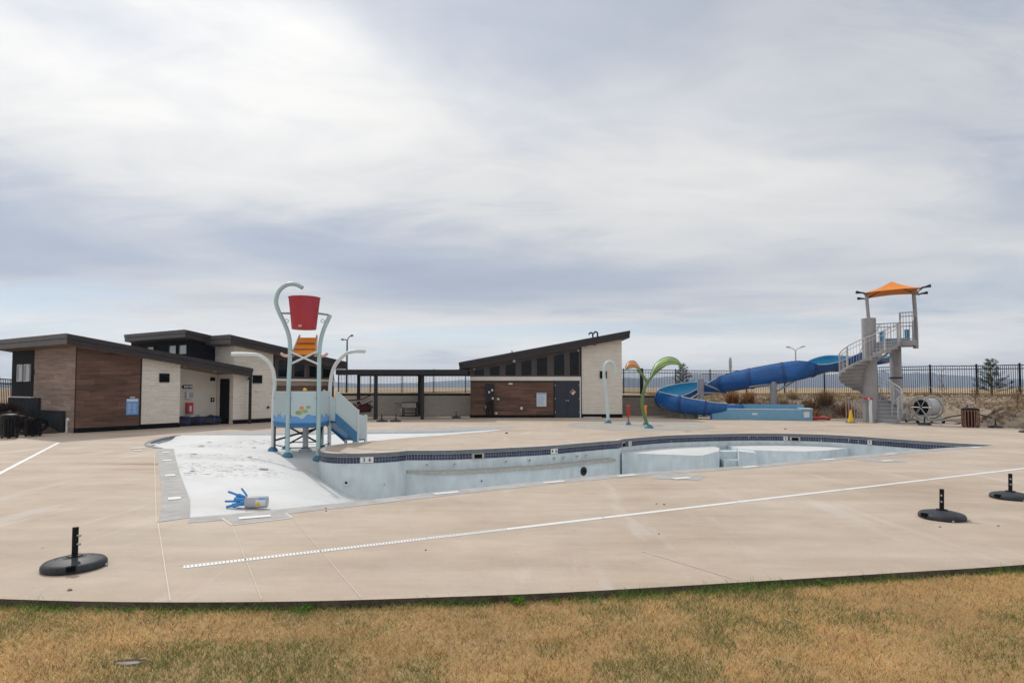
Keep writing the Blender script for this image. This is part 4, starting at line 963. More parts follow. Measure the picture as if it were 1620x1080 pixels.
# platform, second column
FT_ = Frame((CX, CY), math.atan2(-.52, .854))
def tp(a, b, z): return FT_.p(a, b, z)
fbox(FT_, 'platform', 'grey_steel', tw, .34, 1.86, -.10, 2.7, 3.72, 3.86)
fbox(FT_, 'platform_beam', 'grey_steel', tw, .9, 1.92, -.15, -.101, 3.64, 3.89); fbox(FT_, 'platform_beam', 'grey_steel', tw, 1.861, 1.92, -.10, 2.7, 3.64, 3.89)
sc2 = MB().lathe([(.26, 0), (.26, 3.70)], (19.55, 30.9, 0), 22).build('second_column', 'grey_steel', tw, True)
MB().lathe([(.62, 0), (.58, .38), (.34, .42)], (19.55, 30.9, 0), 22).build('footing', 'concrete', sc2)
MB().lathe([(.30, 2.13), (.30, 2.2)], (19.55, 30.9, 0), 22).build('flange', 'dark_steel', sc2)
MB().tube([(19.55, 30.9, 2.6), tp(1.0, 1.2, 3.70)], .06, 8).build('brace', 'grey_steel', tw); MB().tube([(17.28, 29.3, 2.7), tp(1.2, 1.0, 3.70)], .06, 8).build('brace', 'grey_steel', tw)
def railing(a, b, z, h, n):
    a = tp(*a, z); b = tp(*b, z)
    for dz in (h, h-.18, .10): MB().bar(a+V(0, 0, dz), b+V(0, 0, dz), .04, .04).build('platform_rail', 'grey_steel', tw)
    for k in range(n+1):
        p = a.lerp(b, k/n); bigp = k in (0, n)
        inst('platform_picket', ('pp', h, bigp), lambda: MB().box(-(.028 if bigp else .009), .028 if bigp else .009, -(.028 if bigp else .009), .028 if bigp else .009, 0, h), 'grey_steel', tw, p)
railing((.1, 2.62), (1.88, 2.62), 3.86, 1.1, 13); railing((1.88, -.1), (1.88, 2.62), 3.86, 1.1, 20); railing((1.28, -.1), (1.88, -.1), 3.86, 1.34, 5); railing((.2, .35), (.2, 2.62), 3.86, 1.1, 16)
fbox(FT_, 'slide_entry', 'trough_blue', tw, .6, 1.6, 2.1, 2.5, 3.87, 4.15); fbox(FT_, 'entry_side', 'slide_light', tw, .42, .62, 1.8, 2.2, 3.87, 4.5); fbox(FT_, 'entry_side', 'slide_light', tw, 1.5, 1.72, 1.8, 2.2, 3.87, 4.55)
# canopy on two posts
MB().tube([(CX, CY, 4.95), (CX-.08, CY, 6.22)], .075, 12).build('canopy_post', 'grey_steel', tw, True)
pr = tp(1.95, 1.05, 0); MB().tube([(pr.x, pr.y, 3.55), (pr.x, pr.y, 4.6), (pr.x-.07, pr.y, 6.32)], .085, 12).build('canopy_post', 'grey_steel', tw, True)
ca, cb = 1.0, .78; CW = 1.16
corners = [tp(ca-CW, cb-1.1, 6.22), tp(ca+CW, cb-1.1, 6.28), tp(ca+CW, cb+1.1, 6.28), tp(ca-CW, cb+1.1, 6.22)]
pk = tp(ca, cb, 6.84); vs = []; fs = []; n = 12; K = 6
for c_ in range(4):
    a, b = corners[c_], corners[(c_+1) % 4]; base = len(vs)
    for i in range(n+1):
        t = i/n; e0 = a.lerp(b, t); inn = (pk-e0); e0 = e0+V(inn.x, inn.y, 0).normalized()*.14*4*t*(1-t)+V(0, 0, .06*4*t*(1-t))
        for k in range(K+1):
            s = k/K; q = e0.lerp(pk, s); q.z -= .06*math.sin(PI*s); vs.append(q)
    for i in range(n):
        for k in range(K): fs.append((base+i*(K+1)+k, base+(i+1)*(K+1)+k, base+(i+1)*(K+1)+k+1, base+i*(K+1)+k+1))
vs2 = [q-V(0, 0, .012) for q in vs]; nb_ = len(vs); fs2 = [tuple(nb_+i for i in f_[::-1]) for f_ in fs]
MB().add(vs+vs2, fs+fs2).build('canopy', 'orange_fabric', tw, True)
for c_ in corners: MB().tube([c_-V(0, 0, .06), pk-V(0, 0, .12)], .025, 6).build('canopy_rib', 'bark', tw)
for k, c_ in enumerate(corners):
    q = V(CX-.08, CY, 6.10) if k in (0, 3) else V(pr.x-.06, pr.y, 6.15); sg_ = -1 if k in (0, 3) else 1
    out = FT_.t*sg_*.30+FT_.b*(-.10 if k < 2 else .10)+V(0, 0, .05)
    MB().tube([q, c_-V(0, 0, .03)], .032, 8).build('canopy_arm', 'grey_steel', tw); MB().tube([c_-out*.1, c_+out*.5, c_+out*1.1], [.035, .045, .08], 8).build('arm_horn', 'dark_steel', tw)
# low gate rails at the stair foot
gt = thing('stair_gate', 'low grey picket gate left of the spiral stair foot', 'gate', (16.5, 29.3, 0))
for a, b in (((16.15, 29.4), (17.0, 29.0)),):
    a = V(*a, 0); b = V(*b, 0)
    for z in (.10, 1.02): MB().bar(a+V(0, 0, z), b+V(0, 0, z), .035, .035).build('rail', 'grey_steel', gt)
    for k in range(9): inst('picket', ('gp', k in (0, 8)), lambda: MB().box(-.012, .012, -.012, .012, 0, 1.05 if k not in (0, 8) else 1.25), 'grey_steel', gt, a.lerp(b, k/8))
g2 = thing('stair_handrail', 'grey entry handrail right of the spiral stair foot', 'railing', (18.3, 28.7, 0))
for x in (17.95, 18.45, 19.0): MB().tube([(x, 28.75+(x-18)*.5, 0), (x, 28.75+(x-18)*.5, 1.0)], .022, 8).build('post', 'grey_light', g2)
MB().tube([(17.95, 28.72, 1.0), (18.45, 28.97, 1.02), (19.0, 29.25, 1.02)], .022, 8).build('rail', 'grey_light', g2); MB().tube([(17.95, 28.72, .55), (19.0, 29.25, .55)], .018, 8).build('rail', 'grey_light', g2)
sg = thing('height_marker', 'white height marker post with red and white top by the spiral stair', 'post', (16.95, 28.75, 0))
MB().box(16.89, 17.01, 28.72, 28.78, 0, 1.10).build('post', 'play_white', sg); bb = MB().box(16.68, 17.05, 28.70, 28.80, 1.101, 1.20).build('top_bar', 'red', sg); MB().box(16.80, 16.90, 28.694, 28.699, 1.12, 1.18).build('stripe', 'sign_white', bb)
MB().box(17.1, 18.0, 28.1, 28.7, .004, .014).build('entry_pad', 'marker', deck)
cn = thing('traffic_cone', 'yellow caution cone standing left of the slide tower', 'cone', (16.15, 29.0, 0))
MB().box(15.98, 16.32, 28.83, 29.17, 0, .025).build('base', 'base_black', cn); MB().lathe([(.13, .025), (.05, .52), (.035, .60), (.028, .61)], (16.15, 29.0, 0), 16).build('cone', 'yellow', cn, True)

# ---------------------------------------------------------------- bucket play structure
AX = V(-.36, .933, 0)                       # its axis points away from the pool edge
fl_, fr_ = V(-6.33, 17.2, 0), V(-5.50, 17.3, 0); ol, orr = V(-7.12, 18.15, 0), V(-5.62, 18.75, 0)
bk_ = thing('bucket_structure', 'play structure with red tipping bucket on pale teal poles in the empty pool', 'play structure', (-6.2, 17.6, -.2))
def zf(p): return floor_z(p.x, p.y)
def pole(base, pts, r, mat, foot=True):
    z0 = zf(base); o = MB().tube(crom([V(base.x, base.y, z0)]+pts, 6), r, 14).build('pole', mat, bk_, True)
    if foot: MB().lathe([(.15, 0), (.14, .05), (.10, .10), (.075, .13)], (base.x, base.y, z0), 16).build('pole_foot', 'foot_blue', o, True)
    return o
U = V(1, 0, 0)                              # poles bend in the plane facing the deck
pole(fl_, [fl_+V(0, 0, 1.6), fl_+V(.03, 0, 2.6), fl_+V(.0, 0, 3.1), fl_+V(-.14, 0, 3.5), fl_+V(-.32, 0, 3.87), fl_+V(-.39, 0, 4.15), fl_+V(-.30, 0, 4.44), fl_+V(-.08, 0, 4.61), fl_+V(.16, 0, 4.62), fl_+V(.36, 0, 4.52)], .058, 'play_teal')
pole(fr_, [fr_+V(0, 0, 1.6), fr_+V(.0, 0, 2.6), fr_+V(.04, 0, 3.05), fr_+V(.14, 0, 3.4), fr_+V(.30, 0, 3.76)], .058, 'play_teal')
pole(ol, [ol+V(0, 0, 1.2), ol+V(.02, 0, 1.9), ol+V(-.10, 0, 2.35), ol+V(-.42, 0, 2.63), ol+V(-.8, 0, 2.68), ol+V(-1.28, 0, 2.68)], .055, 'play_white')
pole(orr, [orr+V(0, 0, 1.2), orr+V(.02, 0, 1.9), orr+V(.16, 0, 2.38), orr+V(.48, 0, 2.72), orr+V(.75, 0, 2.80), orr+V(1.08, 0, 2.80)], .055, 'play_white')
# bucket on its axle
bc = V(-5.93, 17.25, 0)
bkt = MB().lathe([(.325, 3.34), (.335, 3.345), (.43, 4.22), (.445, 4.235), (.445, 4.25), (.415, 4.25), (.31, 3.40)], (bc.x, bc.y, 0), 28).build('bucket', 'bucket_red', bk_, True)
MB().box(bc.x-.045, bc.x+.045, bc.y-.345, bc.y-.325, 3.38, 3.44).build('label_plate', 'pink', bkt)
MB().tube([(fl_.x-.26, 17.22, 3.80), (bc.x-.37, 17.25, 3.80)], .03, 8).build('axle', 'grey_steel', bkt); MB().tube([(bc.x+.37, 17.25, 3.80), (fr_.x+.24, 17.28, 3.76)], .03, 8).build('axle', 'grey_steel', bkt)
for x, z in ((fl_.x-.10, 3.58), (fr_.x+.10, 3.58)): MB().tube([(x+.05*math.cos(a), 17.25, z+.05*math.sin(a)) for a in np.linspace(0, 2*PI, 13)], .010, 6, False).build('ring', 'galv', bk_)
# orange splash chute below the bucket
for k, (z, y, wd) in enumerate(((3.13, 17.46, .26), (2.955, 17.36, .29), (2.78, 17.25, .32))):
    m = MB(); m.hexa([(bc.x-wd, y-.02, z-.165), (bc.x+wd, y-.02, z-.165), (bc.x+wd, y+.02, z-.165), (bc.x-wd, y+.02, z-.165), (bc.x-wd+.02, y+.10, z), (bc.x+wd-.02, y+.10, z), (bc.x+wd-.02, y+.14, z), (bc.x-wd+.02, y+.14, z)]); pn = m.build('splash_slat', 'orange', bk_)
    MB().bar((bc.x-wd, y-.03, z-.175), (bc.x+wd, y-.03, z-.175), .022, .022).build('slat_edge', 'bark', pn)
for s in (-1, 1):
    MB().tube([(bc.x+s*.25, 17.62, 3.20), (bc.x+s*.35, 17.22, 2.58)], .028, 8).build('chute_side', 'pink', bk_)
    MB().tube(crom([(bc.x+s*.28, 17.3, 2.62), (bc.x+s*.50, 17.3, 2.58), (bc.x+s*.62, 17.3, 2.62), (bc.x+s*.66, 17.3, 2.67)], 4), [.042]*12+[.03], 8).build('chute_lip', 'pink', bk_, True)
MB().bar((fl_.x, 17.17, 2.72), (fr_.x, 17.27, 2.34), .05, .05).build('cross_brace', 'play_white', bk_); MB().bar((fl_.x, 17.24, 2.34), (fr_.x, 17.21, 2.72), .05, .05).build('cross_brace', 'play_white', bk_)
# platform and panels
ctr = V(-6.1, 18.2, 0); PZ = .66
br_, bl_ = V(-5.95, 19.1, 0), V(-7.0, 18.9, 0); hexp = [fl_, fr_, orr, br_, bl_, ol]
MB().prism([(p.x, p.y) for p in hexp], PZ-.12, PZ-.02).build('platform', 'play_blue', bk_)
MB().prism([(ctr.x+(p.x-ctr.x)*1.03, ctr.y+(p.y-ctr.y)*1.03) for p in hexp], PZ-.02, PZ+.02).build('platform_mat', 'play_blue', bk_)
def play_panel(a, b, z0, z1, seed, art):
    d_ = (b-a); L = d_.length; t = d_.normalized(); nn = V(t.y, -t.x, 0)
    m = MB(); m.hexa([a+t*.07+V(0, 0, z0), b-t*.07+V(0, 0, z0), b-t*.07-nn*.02+V(0, 0, z0), a+t*.07-nn*.02+V(0, 0, z0), a+t*.07+V(0, 0, z1), b-t*.07+V(0, 0, z1), b-t*.07-nn*.02+V(0, 0, z1), a+t*.07-nn*.02+V(0, 0, z1)])
    o = m.build('panel', 'frosted', bk_)
    n = 24; vs = []; fs = []     # printed blue waves along the foot
    for i in range(n+1):
        x = .07+(L-.14)*i/n; zt = z0+.19+.05*math.sin(x*11+seed)+.025*math.sin(x*23+seed*2); vs += [a+t*x+nn*.004+V(0, 0, z0), a+t*x+nn*.004+V(0, 0, zt)]
    for i in range(n): fs.append((2*i, 2*i+2, 2*i+3, 2*i+1))
    MB().add(vs, fs).build('wave_print', 'sign_blue', o)
    def disc(u, z, r, mt, nm='print', sx=1.):
        MB().add([a+t*(L*u+r*sx*math.cos(q))+nn*.006+V(0, 0, z+r*math.sin(q)) for q in np.linspace(0, 2*PI, 14)[:-1]], [tuple(range(13))]).build(nm, mt, o)
    if art:
        disc(.44, z0+.42, .06, 'petal_orange', 'flower_print'); disc(.66, z0+.45, .045, 'leaf_green', 'leaf_print', 1.4); disc(.36, z0+.29, .06, 'leaf_green', 'leaf_print', 1.8); disc(.55, z0+.33, .05, 'leaf_green', 'leaf_print', 1.6)
    else: disc(.5, z0+.27, .05, 'pink', 'shell_print', .7)
    for q in (.1, .9):
        for zz in (z0+.12, z1-.2): MB().tube([a+t*(L*q)+V(0, 0, zz), a+t*(L*q)+nn*.03+V(0, 0, zz)], .018, 8).build('bolt', 'galv', o)
play_panel(fl_, fr_, PZ+.02, PZ+.92, 1., True); play_panel(ol, fl_, PZ+.02, PZ+.92, 2., False); play_panel(fr_, orr, PZ+.02, PZ+.92, 3.4, False)
MB().lathe([(.06, 0), (.055, .05), (.03, .07)], (-6.1, 17.9, PZ+.93), 12).build('yellow_knob', 'yellow', bk_, True); MB().tube([(-6.1, 17.9, PZ), (-6.1, 17.9, PZ+.93)], .02, 8).build('knob_post', 'play_teal', bk_)
c0 = V(-6.2, 18.3, zf(V(-6.2, 18.3, 0))); MB().tube([c0, c0+V(0, 0, PZ+.1)], .085, 12).build('centre_column', 'grey_light', bk_); MB().lathe([(.2, 0), (.19, .05), (.1, .1)], c0, 16).build('column_foot', 'grey_light', bk_)
for p in (br_, bl_): MB().tube([V(p.x, p.y, zf(p)), V(p.x, p.y, PZ+.9)], .045, 10).build('pole', 'play_teal', bk_); MB().lathe([(.14, 0), (.1, .08), (.06, .11)], (p.x, p.y, zf(p)), 14).build('pole_foot', 'foot_blue', bk_)
for a, b, za, zb in ((fl_, bl_, -.1, .5), (fr_, br_, -.1, .5), (bl_, br_, .5, -.1), (bl_, br_, -.1, .5), (ol, br_, .1, .45)): MB().bar(V(a.x, a.y, za), V(b.x, b.y, zb), .05, .05).build('under_brace', 'dark_steel', bk_)
for a, b in ((fl_, fr_), (ol, fl_), (fr_, orr), (bl_, br_)): MB().tube([V(a.x, a.y+.06, -.02), V(b.x, b.y+.06, -.02)], .016, 6).build('climb_rail', 'dark_steel', bk_)
for a, b in ((ol, fl_), (fr_, orr)):
    for k in (.1, .95): q = a.lerp(b, k); MB().tube([V(q.x, q.y+.05, -.2), V(q.x, q.y+.05, PZ-.1)], .022, 8).build('under_post', 'dark_steel', bk_)
# small chute with frosted sides
c1, c2 = V(-5.62, 18.72, PZ), V(-5.14, 19.52, .04); cd = (c2-c1).xy.normalized(); cs = V(-cd.y, cd.x, 0)*-.26; c3 = c2+V(cd.x, cd.y, 0)*.36
m = MB()
for a, b in ((c1, c2), (c2, c3)): m.hexa([a+cs-V(0, 0, .05), b+cs-V(0, 0, .05), b-cs-V(0, 0, .05), a-cs-V(0, 0, .05), a+cs, b+cs, b-cs, a-cs])
m.build('chute_bed', 'play_blue', bk_)
for s, sg_ in ((1, 'near'), (-1, 'far')):
    e1 = c1+cs*s; e2 = c2+cs*s; e3 = c3+cs*s; th = cs.normalized()*.025*s; m = MB()
    m.hexa([e1+V(0, 0, -.08), e2+V(0, 0, -.14), e2+th+V(0, 0, -.14), e1+th+V(0, 0, -.08), e1+V(0, 0, .24), e2+V(0, 0, .20), e2+th+V(0, 0, .20), e1+th+V(0, 0, .24)]); cw = m.build('chute_wall', 'play_blue', bk_)
    m = MB(); m.hexa([e1+V(0, 0, .24), e2+V(0, 0, .20), e2+th*.7+V(0, 0, .20), e1+th*.7+V(0, 0, .24), e1+V(0, 0, .92), e2+V(0, 0, .90), e2+th*.7+V(0, 0, .90), e1+th*.7+V(0, 0, .92)]); fp = m.build('chute_panel', 'frosted', cw)
    m = MB(); m.bar(e1+V(0, 0, .94), e2+V(0, 0, .92), .035, .035); m.build('chute_rail', 'play_white', cw)
    m = MB(); m.hexa([e2+V(0, 0, .0), e3+V(0, 0, .0), e3+th+V(0, 0, .0), e2+th+V(0, 0, .0), e2+V(0, 0, .80), e3+V(0, 0, .72), e3+th+V(0, 0, .72), e2+th+V(0, 0, .80)]); m.build('end_panel', 'frosted', cw)
    for q in (e2, e3): MB().tube([V(q.x, q.y, zf(q)), V(q.x, q.y, .98 if q is e2 else .80)], .05, 10).build('chute_post', 'play_white', cw, True); MB().lathe([(.13, 0), (.09, .08), (.06, .1)], (q.x, q.y, zf(q)), 14).build('pole_foot', 'foot_blue', cw)

# ---------------------------------------------------------------- splash pad sprayers
def foot(x, y, p, s=1.): MB().lathe([(.17*s, 0), (.16*s, .05), (.10*s, .12), (.07*s, .15)], (x, y, .004), 16).build('foot', 'foot_blue', p, True)
o = thing('spray_arch', 'pale blue cane shaped sprayer beside the pump house stone wall', 'sprayer', (4.54, 28.75, 0)); foot(4.54, 28.75, o)
MB().tube(crom([(4.54, 28.75, 0), (4.52, 28.75, .7), (4.46, 28.75, 1.4), (4.38, 28.75, 1.95), (4.36, 28.75, 2.4), (4.43, 28.75, 2.74), (4.60, 28.75, 2.90), (4.78, 28.75, 2.82), (4.88, 28.75, 2.58), (4.89, 28.75, 2.36)], 5), [.075]*36+[.068]*10, 12).build('pipe', 'aqua_pale', o, True)
def short_post(x, y, mat, label):
    o = thing('spray_post', label, 'sprayer', (x, y, 0)); foot(x, y, o, .7)
    MB().tube([(x, y, 0), (x, y, .42)], .03, 10).build('pipe', mat, o); MB().lathe([(.05, .40), (.065, .43), (.065, .80), (.09, .82), (.09, .86), (.05, .88)], (x, y, 0), 14).build('nozzle_head', mat, o, True)
short_post(5.22, 27.3, 'red', 'short red spray post on the splash pad'); short_post(5.98, 27.3, 'orange', 'short orange spray post behind the green sprout sprayer')
o = thing('sprout_sprayer', 'tall green sprout shaped sprayer with one orange and one green leaf', 'sprayer', (5.66, 25.2, 0)); foot(5.66, 25.2, o, 1.15)
MB().tube(crom([(5.66, 25.2, 0), (5.50, 25.2, .45), (5.40, 25.2, .95), (5.46, 25.2, 1.5), (5.66, 25.2, 1.95), (6.0, 25.2, 2.33), (6.4, 25.2, 2.62)], 6), [.068]*20+[.058]*12+[.04]*5, 12).build('stem', 'stem_green', o, True)
MB().tube(crom([(5.62, 25.2, 1.9), (5.40, 25.2, 2.22), (5.2, 25.2, 2.42)], 5), .06, 10).build('branch', 'stem_green', o, True)
def petal(sp, wd, mat, name, edge):
    S = crom(sp, 5); n = len(S); K = 8; vs = []; fs = []
    for i, p in enumerate(S):
        t = i/(n-1); w_ = wd*math.sin(PI*min(max(t*.94+.03, 0), 1))**.75
        for k in range(K+1):
            s = 2*k/K-1; vs.append(p+V(0, w_*(s*.55+.30), w_*(s*.55+.32)-.25*w_*s*s))
    for i in range(n-1):
        for k in range(K): a = i*(K+1)+k; fs.append((a, a+1, a+K+2, a+K+1))
    v2 = [q-V(0, 0, .02) for q in vs]; nb2 = len(vs); fs += [tuple(nb2+i for i in f_[::-1]) for f_ in fs]
    pt = MB().add(vs+v2, fs).build(name, mat, o, True)
    for e in (0, K): MB().tube([vs[i*(K+1)+e] for i in range(n)], .022, 6).build('leaf_edge', edge, pt, True)
    MB().tube([S[i]-V(0, 0, .04) for i in range(n)], .03, 6).build('leaf_rib', 'stem_green', pt, True)
petal([(5.75, 25.2, 2.10), (5.95, 25.2, 2.45), (6.25, 25.2, 2.68), (6.60, 25.2, 2.78), (6.90, 25.2, 2.72), (7.08, 25.2, 2.55)], .29, 'leaf_green', 'green_leaf', 'stem_green')
petal([(5.40, 25.2, 2.22), (5.28, 25.2, 2.48), (5.12, 25.2, 2.62), (4.95, 25.2, 2.62), (4.80, 25.2, 2.54), (4.72, 25.2, 2.42)], .26, 'petal_orange', 'orange_leaf', 'stem_green')

# ---------------------------------------------------------------- loose things on the deck
def umbrella_base():
    o = thing('umbrella_base', 'x', 'umbrella base', (0, 0, 0), 'umbrella bases on the deck')
    b = MB().lathe([(.258, 0), (.264, .018), (.262, .045), (.245, .066), (.222, .074), (.216, .070), (.165, .088), (.155, .090), (.150, .086), (.10, .098), (.09, .099), (.085, .104), (.05, .108)], n=44).build('base', 'resin', o, True)
    MB().lathe([(.065, .106), (.065, .116), (.042, .120)], n=20).build('collar', 'black_metal', o)
    MB().tube([(0, 0, .10), (.010, 0, .375)], .026, 16).build('tube', 'black_metal', o, True)
    for z in (.22, .30): MB().tube([(-.02, -.02, z), (-.045, -.045, z)], .011, 8).build('thumb_screw', 'galv', o)
    MB().box(-.285, -.235, -.035, .035, .03, .075).build('lug', 'base_black', o)
    for a in (R(250), R(300)): MB().lathe([(.014, 0), (.016, .012), (.008, .02)], (.272*math.cos(a), .272*math.sin(a), .004), 10).build('glide', 'galv', o)
    return o
ub = umbrella_base()
UB = [((-4.13, 5.80), 120, 'black round umbrella base alone on the left foreground deck'), ((5.58, 7.95), 10, 'black round umbrella base on the right foreground deck, nearest of the right ones'), ((7.62, 9.35), 15, 'black round umbrella base cut by the right picture edge, beyond the nearer one'),
      ((-6.37, 29.8), 200, 'dark umbrella base by the canopy post, left one of a close pair'), ((-5.69, 29.8), 30, 'dark umbrella base by the canopy post, right one of a close pair'), ((-3.05, 33.2), 70, 'dark umbrella base at the left corner of the pump house'),
      ((18.5, 27.3), 90, 'black umbrella base in front of the grey hose reel'), ((20.25, 25.5), 30, 'black umbrella base on the deck edge right of the wood slat bin'), ((19.3, 22.8), 60, 'black umbrella base far right behind the pool tip, at the picture edge')]
for i, (p, a, lb) in enumerate(UB):
    o = ub if i == 0 else copy_tree(ub)
    o.location = (*p, .0); o.rotation_euler = (0, 0, R(a)); o['label'] = lb
def trash_can(loc, label, slat_mat, H=.72, r=.24, rz=0, dome=True):
    o = thing('trash_can', label, 'trash can', (0, 0, 0), 'outdoor trash cans'); 
    MB().lathe([(r*.62, .05), (r*.66, H*.9)], n=20).build('liner', 'base_black', o)
    n = 18
    for k in range(n): a = 2*PI*k/n; inst('slat', ('sl', H, r), lambda: MB().box(-.006, .006, -.022, .022, .05, H), slat_mat, o, (r*math.cos(a), r*math.sin(a), 0), a)
    for z in (.05, H-.03): MB().tube([(r*.98*math.cos(a), r*.98*math.sin(a), z) for a in np.linspace(0, 2*PI, 25)], .014, 6, False).build('hoop', 'black_metal', o)
    if dome: MB().lathe([(r*1.06, H), (r*1.06, H+.03), (r*.9, H+.07), (r*.45, H+.09)], n=22).build('lid', 'black_metal', o, True)
    for a in (.6, 2.2, 3.7, 5.3): MB().box(r*.8*math.cos(a)-.025, r*.8*math.cos(a)+.025, r*.8*math.sin(a)-.025, r*.8*math.sin(a)+.025, 0, .06).build('foot', 'black_metal', o)
    o.location = loc; o.rotation_euler = (0, 0, rz); return o
trash_can((-16.75, 20.3, 0), 'black slatted trash can with domed lid, leftmost by the slope', 'black_metal')
t2 = trash_can((-16.55, 21.05, 0), 'black slatted trash can with its round lid hanging off, next to the domed one', 'black_metal', .62, dome=False)
ld = MB().tube([(.20*math.cos(a), 0, .20*math.sin(a)) for a in np.linspace(0, 2*PI, 25)], .045, 8, False).build('lid_ring', 'base_black', t2, True); ld.location = (.34, -.16, .42); ld.rotation_euler = (R(12), 0, R(30))
trash_can((19.4, 25.75, 0), 'wood slat trash can with flat black lid at right deck edge', 'petal_wood' if 'petal_wood' in M else 'bark', .74, .31)
# grill, lounge stack, bar table
g = thing('flat_grill', 'black flat top grill on a wheeled stand against the stone wall', 'grill', (-5.95, 35.4, 0))
MB().box(-6.37, -5.53, 35.15, 35.70, .78, .82).build('griddle', 'base_black', g); MB().box(-6.36, -5.54, 35.12, 35.16, .50, .775).build('front_panel', 'grey_light', g); MB().box(-6.36, -5.54, 35.165, 35.68, .50, .775).build('body', 'black_metal', g)
for s in (-1, 1): MB().box(-5.95+s*.62-.2, -5.95+s*.62+.2, 35.2, 35.65, .74, .765).build('side_shelf', 'black_metal', g)
for x in (-6.32, -5.58):
    for y in (35.2, 35.65): MB().box(x-.02, x+.02, y-.02, y+.02, .08, .5).build('leg', 'black_metal', g); MB().tube([(x-.02, y, .06), (x+.02, y, .06)], .06, 12).build('wheel', 'base_black', g)
MB().box(-6.34, -5.56, 35.2, 35.65, .16, .19).build('shelf', 'black_metal', g); MB().box(-6.46, -6.36, 35.1, 35.2, .3, .48).build('knob_box', 'rim_white', g)
MB().box(-6.6, -5.4, 35.0, 35.75, .004, .02).build('floor_mat', 'base_black', g)
def lounger(loc, rot, label):
    o = thing('lounge_chair', label, 'lounge chair', (0, 0, 0), 'stacked loungers'); 
    for s in (-.3, .3):
        MB().tube([(s, -.9, .32), (s, .25, .32), (s, .85, .56)], .022, 8).build('side_rail', 'play_white', o)
        MB().tube([(s, -.75, .32), (s, -.72, 0)], .02, 8).build('leg', 'play_white', o); MB().tube([(s, .2, .32), (s, .25, 0)], .02, 8).build('leg', 'play_white', o)
    m = MB()
    for a, b in (((-.88, .325), (.25, .30)), ((.25, .30), (.84, .55))): m.hexa([(-.28, a[0], a[1]-.02), (.28, a[0], a[1]-.02), (.28, b[0], b[1]-.02), (-.28, b[0], b[1]-.02), (-.28, a[0], a[1]+.10), (.28, a[0], a[1]+.10), (.28, b[0], b[1]+.10), (-.28, b[0], b[1]+.10)])
    m.build('sling', 'maroon', o); o.location = loc; o.rotation_euler = rot
lounger((-8.45, 33.2, 0), (0, 0, R(-75)), 'lounger with dark maroon sling at the bottom of the stack by the canopy post')
lounger((-8.5, 33.25, .31), (0, 0, R(-79)), 'lounger with dark maroon sling lying second in the stack by the canopy post')
lounger((-8.42, 33.2, .62), (R(4), 0, R(-82)), 'topmost dark maroon lounger, tilted on the stack beside the play structure chute')
tarp((-8.2, 32.75, .34), R(10), 1.25, 'dark maroon cushion bundle heaped on the loungers by the canopy post', 9, .28, 'maroon', 'cushion_bundle', 'cushion')
o = thing('bar_table', 'small round white pedestal table behind the lounger stack', 'table', (-7.85, 34.8, 0)); MB().lathe([(.30, 1.08), (.31, 1.09), (.30, 1.11)], (-7.85, 34.8, 0), 22).build('top', 'rim_white', o); MB().tube([(-7.85, 34.8, 0), (-7.85, 34.8, 1.08)], .03, 8).build('stem', 'dark_steel', o); MB().lathe([(.22, 0), (.2, .02), (.05, .04)], (-7.85, 34.8, 0), 18).build('base', 'dark_steel', o)
# tablet tub with blue foam sticks, lying in the pool
tb = thing('white_tub', 'white plastic tub lying on its side with a yellow label', 'tub', (-3.72, 8.92, -.08)); ax = V(.985, .17, 0); zt_ = floor_z(-3.72, 8.92)+.095
def along(s, r=0, a=0): return V(-3.72, 8.92, zt_)+ax*s+(V(-ax.y, ax.x, 0)*math.cos(a)+V(0, 0, 1)*math.sin(a))*r
m = MB(); n = 22; prof = [(-.152, .080), (-.15, .094), (-.13, .096), (-.125, .090), (.14, .084), (.15, .080)]
m.tube([along(s) for s, r in prof], [r for s, r in prof], n, False); tbb = m.build('tub', 'tub', tb, True); MB().tube([along(.149), along(.151)], .080, n).build('tub_bottom', 'tub', tb); MB().tube([along(-.10), along(-.102)], .078, n).build('tub_inside', 'dark_steel', tb)
def patch(s0, s1, a0, a1, mat, nm, r=.0885):
    vs = [along(s, r-.020*(s+.125)+.0015, a) for s in (s0, s1) for a in np.linspace(a0, a1, 7)]; MB().add(vs, [(k, k+1, 8+k, 7+k) for k in range(6)]).build(nm, mat, tbb)
patch(.00, .135, R(150), R(215), 'sign_white', 'label'); patch(.045, .125, R(125), R(150), 'sign_blue', 'label_heading')
c_ = [along(.035+.04*math.cos(q), .0895, R(192)+.40*math.sin(q)) for q in (0, PI/2, PI, 3*PI/2)]; MB().add(c_, [(0, 1, 2, 3)]).build('yellow_diamond', 'yellow', tbb)
FT = [((-.32, .02, .15), .016), ((-.34, -.03, .02), .016), ((-.28, -.12, -.06), .02), ((-.12, .0, .20), .013), ((-.22, .06, .06), .03), ((-.20, -.05, .05), .032), ((-.17, .02, .10), .028), ((-.20, -.10, -.03), .028), ((-.10, -.08, .0), .030), ((-.26, .03, -.05), .026)]
